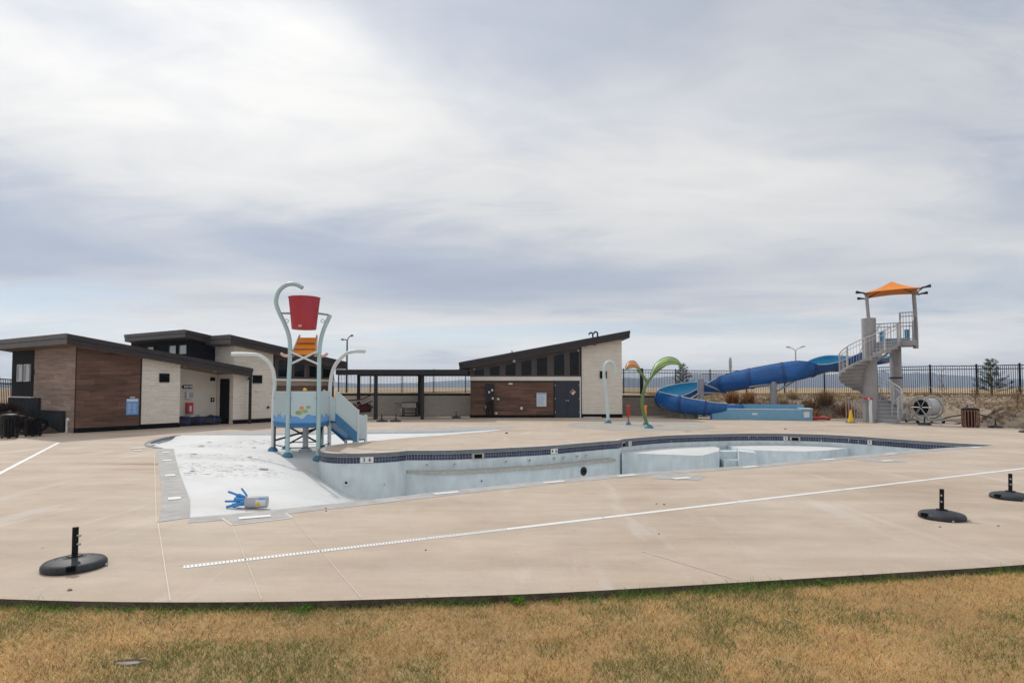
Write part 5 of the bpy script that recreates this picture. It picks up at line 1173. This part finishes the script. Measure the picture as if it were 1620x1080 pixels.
for k, (d3, r_) in enumerate(FT):
    o = thing('foam_stick', ['thin blue stick pointing up left from the white tub', 'thin blue stick pointing flat left from the white tub', 'blue stick resting low at the left end of the tub', 'short thin blue stick pointing straight up beside the tub', 'thick blue foam piece at the back of the tub opening', 'thick blue foam piece in the middle of the tub opening', 'thick blue foam piece on top of the heap at the tub', 'blue foam piece lying at the front of the heap', 'pale blue foam piece closest to the tub mouth', 'blue foam piece under the heap behind the others'][k], 'foam stick', along(-.12), 'blue sticks spilling from the tub')
    b0 = along(-.10)+V(d3[0]*.05, d3[1]*.5, d3[2]*.2+.0); e0 = along(-.10)+V(*d3)
    e0.z = max(e0.z, floor_z(e0.x, e0.y)+r_+.004); b0.z = max(b0.z, floor_z(b0.x, b0.y)+r_+.004)
    MB().tube([b0, b0.lerp(e0, .5)+V(0, 0, .008), e0], r_, 10).build('stick', 'foam_blue', o, True); MB().tube([e0, e0+(e0-b0).normalized()*.004], r_*.55, 8).build('hollow_end', 'base_black', o)
# hose reel, hose, life tubes
hr = thing('hose_reel', 'large grey reel drum on a wheeled frame right of the slide tower', 'reel', (19.6, 29.0, 0)); hc = V(19.7, 28.9, .74)
RA = V(-.93, -.37, 0); RB = V(.37, -.93, 0)      # axle direction, in-plane direction
def rp3(s, r, a): return hc+RA*s+(RB*math.cos(a)+V(0, 0, 1)*math.sin(a))*r
MB().tube([hc-RA*.38, hc+RA*.38], .42, 28).build('drum', 'grey_light', hr, True)
for s in (-.39, .39):
    MB().tube([rp3(s, .52, a) for a in np.linspace(0, 2*PI, 29)], .03, 8, False).build('reel_rim', 'galv', hr)
    for k in range(6): MB().tube([rp3(s, .06, k*PI/3), rp3(s, .50, k*PI/3)], .022, 6).build('spoke', 'galv', hr)
    MB().tube([rp3(s-.005*s, .0, 0), rp3(s+.01*s, 0, 0)], .36, 24).build('drum_face', 'base_black', hr)
    for sg_ in (-1, 1): MB().tube([rp3(s*1.15, 0, 0), rp3(s*1.15, .7, -R(90)+sg_*R(38))], .03, 8).build('frame_leg', 'galv', hr)
MB().box(19.0, 20.2, 28.45, 29.35, .10, .22).build('base_tray', 'galv', hr)
for x in (19.0, 20.2):
    for y in (28.5, 29.3): MB().tube([(x, y-.03, .07), (x, y+.03, .07)], .07, 12).build('wheel', 'base_black', hr)
m = MB(); m.tube([rp3(.0, .95+.04*math.sin(5*a), a) for a in np.linspace(-.3, PI*1.15, 30)], .010, 6); m.build('loose_cord', 'rim_white', hr)
o = MB().tube(crom([(20.3, 29.0, .10), (20.7, 28.7, .30), (21.2, 28.0, .45), (21.5, 27.4, .35), (21.6, 26.9, .16), (21.3, 26.4, .10)], 6), .03, 8).build('hose', 'cable', at=(20.3, 29.0, 0)); tag(o, 'dark hose arching from the reel to the deck edge', 'hose')
for k, (x, y, lb) in enumerate(((15.35, 31.4, 'red rescue tube on the deck by the trough end, left one'), (15.75, 30.9, 'red rescue tube on the deck beside the yellow cone, right one'))):
    o = thing('rescue_tube', lb, 'rescue tube', (x, y, 0), 'red rescue tubes'); MB().tube(crom([(x-.45, y+.1, .09), (x-.15, y, .13), (x+.15, y-.03, .12), (x+.42, y+.08, .09)], 5), [.03]+[.085]*14+[.03], 12).build('tube', 'red', o, True); MB().tube(crom([(x-.1, y-.06, .2), (x+.05, y-.08, .21), (x+.2, y-.09, .14)], 3), .015, 6).build('strap', 'sign_white', o)

# ---------------------------------------------------------------- far poles
def lamp(name, label, x, y, H, heads, mat):
    o = thing(name, label, 'lamp post', (x, y, .9), 'car park lamp posts'); MB().tube([(x, y, .5), (x, y, H)], [.09, .06], 10).build('pole', mat, o)
    for (dx, dz, tilt) in heads:
        MB().tube(crom([(x, y, H-.05), (x+dx*.4, y, H+dz*.6), (x+dx, y, H+dz)], 4), .04, 8).build('arm', mat, o)
        m = MB(); m.bar((x+dx*.9, y, H+dz), (x+dx*1.45, y, H+dz+tilt), .28, .12); m.build('lamp_head', mat, o)
lamp('lamp_post', 'tall dark lamp post with two heads behind the shade canopy', -14.7, 54, 5.9, ((.35, .35, .05), (-.35, .02, .0)), 'dark_steel')
lamp('lamp_post', 'grey lamp post with two curved arms behind the blue slide', 33.7, 72, 6.0, ((.75, .42, .12), (-.75, .40, .05)), 'steel_far')
o = thing('antenna_mast', 'pale antenna mast far behind the fence left of the slide', 'mast', (72, 200, .5)); MB().tube([(72, 200, 0), (72, 200, 9.5)], .22, 8).build('pole', 'steel_far', o); MB().lathe([(.45, 7.4), (.5, 7.8), (.5, 10.2), (.3, 11.3), (.1, 11.5)], (72, 200, 0), 12).build('antenna_cover', 'steel_far', o, True)

# ---------------------------------------------------------------- plants
def leafy(vs, fs, cols, name, mat, parent=None, at=None):
    me = bpy.data.meshes.new(name); me.from_pydata(vs, [], fs); ca = me.color_attributes.new('tint', 'FLOAT_COLOR', 'POINT')
    ca.data.foreach_set('color', np.asarray(cols, dtype=np.float32).ravel()); me.materials.append(M[mat]); o = bpy.data.objects.new(name, me); COL.objects.link(o)
    if parent: o.parent = parent
    if at is not None: o.location = at
    return o
def pine(x, y, H, label, seed, spread=.42):
    rg = np.random.default_rng(seed); z0 = ground_z(x, y)-.02; o = thing('pine_tree', label, 'tree', (x, y, z0), 'young pines by the fence'); ORG[o.name] = V(0, 0, 0)
    tm_ = MB().tube([(0, 0, 0), (.02, 0, H*.5), (0, .01, H*.96)], [.055, .035, .012], 8); vs = []; fs = []; cs_ = []
    nbr = int(46*H/1.9)
    for k in range(nbr):
        t = .12+.86*k/nbr; ang = k*2.399+rg.normal(0, .3); L = (H*spread)*(1-t)**.7*rg.uniform(.6, 1.1)+.08; rise = rg.uniform(.15, .55)
        d_ = np.array([math.cos(ang), math.sin(ang), rise]); p0 = np.array([0, 0, H*t]); tip_ = p0+d_*L
        tm_.tube([tuple(p0), tuple(p0+d_*L*.5-np.array([0, 0, .02])), tuple(tip_)], [.014, .009, .004], 5)
        for q in range(int(7+L*16)):
            s = rg.uniform(.25, 1.02); c0_ = p0+d_*L*s+rg.normal(0, .03, 3); tone_ = rg.uniform(.6, 1.25)
            for nd in range(7):
                dirn = rg.normal(0, 1, 3)+np.array([0, 0, .5])+d_*.6; dirn /= np.linalg.norm(dirn); side = np.cross(dirn, rg.normal(0, 1, 3)); side /= np.linalg.norm(side)+1e-6
                l_ = rg.uniform(.07, .13); w_ = .0075; i0 = len(vs); vs += [tuple(c0_-side*w_), tuple(c0_+side*w_), tuple(c0_+dirn*l_)]; fs.append((i0, i0+1, i0+2))
                g_ = np.array([.040, .066, .026])*tone_; cs_ += [(*g_, 1)]*3
    tm_.build('trunk', 'bark', o); leafy(vs, fs, cs_, 'crown', 'needles', o); ORG.pop(o.name)
pine(12.6, 44.8, 2.35, 'small young pine behind the fence, between the sprout sprayer and the slide', 3)
pine(26.9, 34.1, 2.15, 'young pine at the fence far right on the gravel berm', 8, .46)
pine(15.0, 42.0, 1.1, 'tiny pine on the berm under the blue slide', 12, .5)
def bare(x, y, H, label, seed, nb=16, mat='twig', spread=.45):
    rg = random.Random(seed); z0 = ground_z(x, y)-.03; o = thing('bare_shrub', label, 'shrub', (x, y, z0), 'leafless shrubs on the berm'); ORG[o.name] = V(0, 0, 0); m = MB(); m.tube([(0, 0, 0), (.02, 0, H*.5), (0, 0, H)], [.022, .015, .006], 6); m2 = MB()
    for k in range(nb):
        t = rg.uniform(.05, .8); a = rg.uniform(0, 2*PI); L = H*spread*rg.uniform(.5, 1.); p = V(0, 0, H*t); e = p+V(math.cos(a)*L*.7, math.sin(a)*L*.7, L*.7); m2.tube([p, p.lerp(e, .5)+V(0, 0, -.02), e], [.010, .008, .004], 5)
        for q in range(3): b0 = p.lerp(e, rg.uniform(.3, .9)); m2.tube([b0, b0+V(rg.uniform(-.15, .15), rg.uniform(-.15, .15), rg.uniform(.08, .2))], [.006, .003], 4)
    m.build('stem', mat, o); m2.build('twigs', mat, o); ORG.pop(o.name)
bare(25.2, 35.6, 1.9, 'tall thin leafless sapling in front of the fence right of the tower', 1, 10, 'twig', .25)
bare(22.6, 27.2, 1.0, 'bare twiggy shrub on gravel right of the wood slat bin', 2, 22); bare(23.6, 25.9, 1.0, 'bare twiggy shrub on gravel at the far right picture edge', 3, 22)
bare(21.6, 36.5, 1.5, 'thin leafless sapling seen through the tower legs', 4, 10, 'twig', .25); bare(25.6, 29.6, 1.1, 'reddish bare shrub high on the berm at far right', 5, 26, 'maroon')
bare(24.1, 31.6, .9, 'low bare shrub on the berm behind the dark hose', 6, 20)
def clump(x, y, H, R0, label, seed, base):
    rg = np.random.default_rng(seed); z0 = ground_z(x, y)-.02; n = int(480*R0/.5); vs = []; fs = []; cs_ = []
    for k in range(n):
        a = rg.uniform(0, 2*PI); r_ = abs(rg.normal(0, .30))*R0; lean = rg.uniform(.1, 1.3)*R0*(.7+.5*math.sin(a*3+seed)); h = H*rg.uniform(.25, 1.15); w_ = .009; b0 = np.array([r_*math.cos(a), r_*math.sin(a), 0]); md = b0+np.array([math.cos(a)*lean*.35, math.sin(a)*lean*.35, h*.65]); tp = b0+np.array([math.cos(a)*lean, math.sin(a)*lean, h*(1-.35*lean/R0)])
        sd2 = np.array([-math.sin(a+rg.normal(0, .8)), math.cos(a), 0])*w_; i0 = len(vs); vs += [tuple(b0-sd2), tuple(b0+sd2), tuple(md-sd2), tuple(md+sd2), tuple(tp)]; fs += [(i0, i0+1, i0+3, i0+2), (i0+2, i0+3, i0+4)]
        c = np.array(base)*rg.uniform(.6, 1.3); cs_ += [(*c, 1)]*5
    o = leafy(vs, fs, cs_, 'dry_grass_clump', 'blades', at=(x, y, z0)); tag(o, label, 'dry grass', 'dry ornamental grasses on the berm')
RU = (.36, .18, .075); TA = (.44, .34, .20); BR = (.26, .16, .085)
for k, (x, y, H, r_, lb, bc_) in enumerate(((13.2, 36.4, .8, .6, 'rust brown dry grass under the slide, left of the second grey column', RU), (14.0, 36.0, .85, .55, 'rust brown dry grass right against the second grey slide column', RU), (12.2, 36.6, .6, .5, 'tan dry grass behind the trough by the first grey column', TA),
        (15.6, 35.3, .7, .6, 'pale dry grass behind the trough end', TA), (16.6, 34.0, .75, .7, 'brown dry grass low on the berm above the red rescue tubes', BR), (16.3, 33.0, .6, .6, 'rust dry grass directly behind the yellow cone', RU), (17.6, 34.2, .9, .7, 'tall brown dry grass seen through the stair gate', BR), (18.3, 33.2, .8, .6, 'rust dry grass between the tower columns', RU),
        (15.9, 36.6, .6, .6, 'tan dry grass high on the berm left of the spiral stair', TA), (17.0, 36.9, .6, .5, 'tan dry grass clump near the fence left of the tower', TA), (20.6, 34.2, .7, .6, 'brown dry grass behind the second tower column', BR), (28.4, 32.0, .8, .6, 'brown dry grass beside the young pine at far right', BR))): clump(x, y, H, r_, lb, 30+k, bc_)
clump(-18.0, 22.3, .4, .6, 'dark brown dead groundcover on the slope behind the trash cans, lower patch', 60, (.06, .035, .025)); clump(-19.3, 23.2, .4, .7, 'dark brown dead groundcover on the slope behind the trash cans, upper patch', 61, (.07, .04, .028))
# gravel and stones on the slopes
def stones(name, n, region, size, cols, label, seed):
    rg = np.random.default_rng(seed); vs = []; fs = []; cs_ = []; k = 0; tries = 0
    ico = np.array([(0, 0, 1), (.9, 0, .3), (.28, .85, .3), (-.72, .53, .3), (-.72, -.53, .3), (.28, -.85, .3), (0, 0, -.5)]); tf = [(0, 1, 2), (0, 2, 3), (0, 3, 4), (0, 4, 5), (0, 5, 1), (6, 2, 1), (6, 3, 2), (6, 4, 3), (6, 5, 4), (6, 1, 5)]
    while k < n and tries < n*6:
        tries += 1; x = rg.uniform(region[0], region[1]); y = rg.uniform(region[2], region[3])
        if pip(DECK, x, y): continue
        dd = seg_dist(DECK, x, y)
        if dd < .08 or dd > 6.5: continue
        s = size[0]+(size[1]-size[0])*rg.random()**3; c = np.array(cols[rg.integers(len(cols))])*rg.uniform(.7, 1.25); a = rg.uniform(0, 2*PI); q = ico*(1+rg.normal(0, .18, ico.shape))*s*np.array([1, rg.uniform(.6, 1), rg.uniform(.5, .9)])
        ca, sa = math.cos(a), math.sin(a); z = ground_z(x, y)+s*.15; i0 = len(vs); vs += [(x+p[0]*ca-p[1]*sa, y+p[0]*sa+p[1]*ca, z+p[2]) for p in q]; fs += [tuple(i0+i for i in f_) for f_ in tf]; cs_ += [(*c, 1)]*7; k += 1
    o = leafy(vs, fs, cs_, name, 'gravel'); tag(o, kind='stuff', label=label, cat='gravel')
stones('gravel', 7000, (9, 30, 20, 40), (.025, .10), [(.40, .33, .26), (.30, .24, .18), (.48, .42, .36), (.24, .17, .12)], 'tan and grey gravel covering the berm behind the deck', 4)
stones('mulch_pieces', 1200, (-24, -16.5, 20.5, 29), (.03, .12), [(.07, .045, .035), (.10, .065, .05), (.26, .23, .20)], 'dark mulch pieces on the slope behind the trash cans', 5)
for k, (x, y, s, lb) in enumerate(((12.9, 35.5, .42, 'large tan boulder behind the trough, left one'), (11.6, 36.6, .5, 'wide tan boulder behind the slide under the flume'), (16.0, 33.7, .34, 'brown boulder on the berm behind the red rescue tubes'), (10.6, 35.4, .3, 'tan boulder at the foot of the first slide column'), (-19.6, 22.3, .30, 'pale rock on the dark slope above the trash cans'))):
    rg = np.random.default_rng(90+k); m = MB(); n = 12; vs = []
    for i in range(7):
        th = PI*i/6
        for j in range(n): r_ = s*(1+.22*math.sin(2*j+k+i)*math.sin(th)+rg.normal(0, .06)); vs.append((r_*math.sin(th)*math.cos(2*PI*j/n)*1.25, r_*math.sin(th)*math.sin(2*PI*j/n), r_*math.cos(th)*.6))
    fs = [(i*n+j, i*n+(j+1) % n, (i+1)*n+(j+1) % n, (i+1)*n+j) for i in range(6) for j in range(n)]
    o = m.add(vs, fs).build('boulder', 'rock', at=(0, 0, 0)); o.location = (x, y, ground_z(x, y)+s*.15); tag(o, lb, 'rock', 'boulders on the slopes')

# scattered dry straw on the berm, nobody could count it
def straw_scatter(n, region, cols, name, label, seed, maxd=7.5, hh=(.08, .32)):
    rg = np.random.default_rng(seed); vs = []; fs = []; cs_ = []; k = 0; tr_ = 0
    while k < n and tr_ < n*8:
        tr_ += 1; x = rg.uniform(region[0], region[1]); y = rg.uniform(region[2], region[3])
        if pip(DECK, x, y): continue
        dd = seg_dist(DECK, x, y)
        if dd < .25 or dd > maxd or math.sin(x*1.3+1)*math.sin(y*1.1)+rg.normal(0, .5) < .1: continue
        k += 1; z = ground_z(x, y)-.03; c = np.array(cols[rg.integers(len(cols))])*rg.uniform(.7, 1.25); H = rg.uniform(*hh)
        for q in range(9):
            a = rg.uniform(0, 2*PI); l_ = H*rg.uniform(.2, .7); h = H*rg.uniform(.5, 1.1); w_ = .009; i0_ = len(vs); bx, by = x+rg.normal(0, .03), y+rg.normal(0, .03)
            vs += [(bx-w_, by, z), (bx+w_, by, z), (bx+math.cos(a)*l_, by+math.sin(a)*l_, z+h)]; fs.append((i0_, i0_+1, i0_+2)); cs_ += [(*c, 1)]*3
    tag(leafy(vs, fs, cs_, name, 'blades'), kind='stuff', label=label, cat='dry grass')
straw_scatter(3600, (9, 31, 20, 42), [(.36, .26, .14), (.28, .17, .08), (.20, .12, .07), (.42, .33, .20)], 'dry_ground_grass', 'low dry straw growing over the gravel berm', 17)
straw_scatter(900, (-26, -16.5, 20.5, 31), [(.07, .04, .03), (.10, .06, .04), (.16, .11, .08)], 'dead_ground_cover', 'dead brown ground cover on the slope at left', 18, 6., (.05, .18))

# ---------------------------------------------------------------- lawn grass (one mass of blades)
def vnoise(x, y, f, seed):
    rg = np.random.default_rng(seed); T = rg.random((64, 64)); xi = np.floor(x*f).astype(int); yi = np.floor(y*f).astype(int); u = x*f-xi; v = y*f-yi; u = u*u*(3-2*u); v = v*v*(3-2*v)
    g = lambda a, b: T[a % 64, b % 64]
    return (g(xi, yi)*(1-u)+g(xi+1, yi)*u)*(1-v)+(g(xi, yi+1)*(1-u)+g(xi+1, yi+1)*u)*v
def grass():
    n = 760000; x = rng.uniform(-7.5, 8.5, n); y = 1.9+rng.random(n)*5.2; kk = np.abs(x) < .92*y+.9; x, y = x[kk], y[kk]; n = len(x)
    fx = np.array([p[0] for p in DECK[:77]]); fy = np.array([p[1] for p in DECK[:77]]); o_ = np.argsort(fx); edge = np.interp(x, fx[o_], fy[o_])
    gap = edge-y; keep = gap > .012
    hole = (((x+2.45)/.105)**2+((y-3.97)/.055)**2) < 1; keep &= ~hole
    keep &= ~((y < 3.1) & (rng.random(n) < .75)); x, y, gap = x[keep], y[keep], gap[keep]; n = len(x)
    pn = .55*vnoise(x, y, .9, 1)+.3*vnoise(x, y, 2.6, 2)+.15*vnoise(x, y, 7, 3); gn = .5*vnoise(x+9, y, 1.3, 4)+.35*vnoise(x, y+5, 3.5, 5)+.15*vnoise(x, y, 9, 6)
    green = np.clip((gn-.42)*4.5, 0, 1)*.85; green = np.maximum(green, np.clip(1-(gap-.02)/.10, 0, 1)*np.clip((vnoise(x, y, 2.2, 8)-.25)*3, .2, 1))
    tuft = np.exp(-(((x+2.42)/.34)**2+((y-3.97)/.22)**2)); green = np.maximum(green, tuft*.75)
    clump_ = (.5+.8*vnoise(x, y, 16, 21))*(.6+.6*vnoise(x+3, y, 5, 22)); isg = rng.random(n) < green*.75
    straw = np.stack([.52+.14*rng.random(n), .37+.10*rng.random(n), .165+.07*rng.random(n)], 1)*np.array([.96, 1.0, 1.10])*(.90+.80*pn)[:, None]
    brown = np.array([.36, .215, .10])*(.6+.6*rng.random(n))[:, None]; straw = np.where((rng.random(n) < .20)[:, None], brown, straw)
    grn = np.stack([.16+.09*rng.random(n), .19+.08*rng.random(n), .055+.04*rng.random(n)], 1); col = np.where(isg[:, None], grn, straw)
    near_edge = gap < .13; lush = near_edge & isg; col[lush] *= np.array([.72, 1.12, .65])
    h = rng.uniform(.014, .042, n)*(.65+.65*pn); h *= .75+.5*clump_; h[lush] *= rng.uniform(1.2, 2.4, int(lush.sum())); w_ = rng.uniform(.0012, .0027, n)
    az = rng.uniform(0, 2*PI, n); lean = rng.uniform(.3, 1.9, n)*h; fa = rng.uniform(0, 2*PI, n); sx, sy = np.cos(fa)*w_, np.sin(fa)*w_
    lx, ly = np.cos(az)*lean, np.sin(az)*lean; z0 = np.full(n, -.070)
    v = np.zeros((n, 5, 3)); v[:, 0] = np.stack([x-sx, y-sy, z0], 1); v[:, 1] = np.stack([x+sx, y+sy, z0], 1); v[:, 2] = np.stack([x+lx*.4-sx*.8, y+ly*.4-sy*.8, z0+h*.65], 1); v[:, 3] = np.stack([x+lx*.4+sx*.8, y+ly*.4+sy*.8, z0+h*.65], 1); v[:, 4] = np.stack([x+lx, y+ly, z0+h], 1)
    me = bpy.data.meshes.new('grass'); me.vertices.add(n*5); me.vertices.foreach_set('co', v.ravel().astype(np.float32))
    idx = np.arange(n)[:, None]*5; L = np.concatenate([idx+0, idx+1, idx+3, idx+2, idx+2, idx+3, idx+4], 1).ravel(); me.loops.add(len(L)); me.loops.foreach_set('vertex_index', L.astype(np.int32))
    me.polygons.add(n*2); st = np.stack([np.arange(n)*7, np.arange(n)*7+4], 1).ravel(); me.polygons.foreach_set('loop_start', st.astype(np.int32)); me.update(calc_edges=True)
    ca = me.color_attributes.new('tint', 'FLOAT_COLOR', 'POINT'); cc = np.ones((n, 5, 4), np.float32); cc[:, :, :3] = col[:, None, :]; cc[:, 0:2, :3] *= .92; ca.data.foreach_set('color', cc.ravel())
    me.materials.append(M['blades']); o = bpy.data.objects.new('grass', me); COL.objects.link(o); tag(o, 'dry straw coloured lawn grass with a few green tufts', 'grass', kind='stuff')
grass()
# green weeds at the kerb
def weed(x, y, s, label, seed):
    rg = np.random.default_rng(seed); vs = []; fs = []; cs_ = []
    for k in range(34):
        a = rg.uniform(0, 2*PI); L = s*rg.uniform(.5, 1.1); h = s*rg.uniform(.25, .9); w_ = s*.07; d_ = np.array([math.cos(a), math.sin(a), 0]); sd2 = np.array([-d_[1], d_[0], 0])*w_; b0 = d_*.01; md = d_*L*.5+np.array([0, 0, h*.9]); tp = d_*L+np.array([0, 0, h*.8]); i0 = len(vs)
        vs += [tuple(b0), tuple(md-sd2), tuple(md+sd2), tuple(tp)]; fs += [(i0, i0+2, i0+1), (i0+1, i0+2, i0+3)]; c = np.array([.12, .24, .03])*rg.uniform(.7, 1.3); cs_ += [(*c, 1)]*4
    o = leafy(vs, fs, cs_, 'weed', 'blades', at=(x, y, -.069)); tag(o, label, 'weed', 'green weeds at the kerb')
weed(-1.62, 4.86, .07, 'small green weed at the kerb, leftmost of the middle ones', 1); weed(.05, 4.98, .10, 'largest green weed tuft at the kerb in the middle', 2); weed(.36, 5.03, .06, 'bright little green weed right of the large tuft', 3); weed(2.75, 5.42, .09, 'grassy green weed at the kerb on the right', 4); weed(-3.0, 4.82, .06, 'dark green weed at the kerb on the left', 5)
vb = thing('sunken_box', 'sunken irrigation box with grey lid in the dry lawn', 'valve box', (-2.45, 3.97, -.07)); MB().prism([(-2.45+.115*math.cos(a)*(1+.14*math.sin(3*a)), 3.97+.062*math.sin(a)*(1+.15*math.cos(2*a))) for a in np.linspace(0, 2*PI, 21)[:-1]], -.10, -.0665).build('soil_hollow', 'mulch', vb)
MB().prism([(-2.52, 3.935), (-2.45, 3.925), (-2.39, 3.94), (-2.37, 3.965), (-2.42, 3.972), (-2.47, 3.965), (-2.53, 3.955)], -.066, -.058).build('lid', 'concrete', vb)
for k, (a, b, lb) in enumerate((((1.62, 4.02, -.03), (1.86, 3.80, -.045), 'long pale dry twig lying on the lawn at right'), ((2.05, 4.62, -.035), (2.10, 4.52, -.045), 'short pale twig on the lawn near the kerb at right'), ((-.35, 3.72, -.035), (-.28, 3.69, -.04), 'tiny pale scrap in the middle of the lawn'))):
    o = MB().tube([a, tuple((p+q)/2+(.008 if i == 2 else 0) for i, (p, q) in enumerate(zip(a, b))), b], [.0018, .0024, .0014], 6).build('twig', 'straw_twig', at=a); tag(o, lb, 'twig', 'twigs on the lawn')
# pebbles and scraps on the deck
for k, (x, y, s) in enumerate(((-3.7, 5.15, .022), (5.2, 7.45, .018), (5.95, 7.5, .018), (2.1, 8.9, .014), (2.2, 8.85, .018), (-.9, 6.4, .012), (1.7, 7.1, .012), (-2.6, 8.55, .018), (-2.55, 8.4, .014), (11.0, 24.5, .05), (-.2, 22.3, .06))):
    q = MB().lathe([(s*.8, 0), (s, s*.3), (s*.5, s*.7)], n=7).build('pebble', 'mulch' if k > 2 else 'rock', at=(0, 0, 0)); q.location = (x, y, .0005); q.scale = (1, .7, 1)
    tag(q, ['pale pebble on the deck below the left umbrella base', 'pale pebble left of the nearest right umbrella base', 'pale pebble right of the nearest right umbrella base', 'dark scrap on the deck beyond the drain line, left of two', 'dark scrap on the deck beyond the drain line, right of two', 'tiny dark scrap on the near deck left of centre', 'tiny dark scrap on the near deck right of centre', 'dark leaf scrap by the pool coping right of the white tub, far one', 'dark leaf scrap by the pool coping right of the white tub, near one', 'dark scrap on the far deck before the blue trough', 'dark scrap on the far deck before the pump house'][k], 'debris', 'scraps on the deck')

# ---------------------------------------------------------------- haze
hz = MB().box(-3700, 3700, -2700, 2900, -8, 92); me = hz.mesh('haze'); hm = bpy.data.materials.new('haze'); hm.use_nodes = True; t = hm.node_tree; t.nodes.clear()
vo = t.nodes.new('ShaderNodeVolumePrincipled'); vo.inputs['Color'].default_value = (.70, .82, 1, 1); vo.inputs['Density'].default_value = .00034; vo.inputs['Anisotropy'].default_value = .2
mo = t.nodes.new('ShaderNodeOutputMaterial'); t.links.new(vo.outputs[0], mo.inputs['Volume']); me.materials.append(hm); ho = bpy.data.objects.new('haze', me); COL.objects.link(ho); tag(ho, kind='stuff', label='thin pale blue air haze over the far plain', cat='haze')
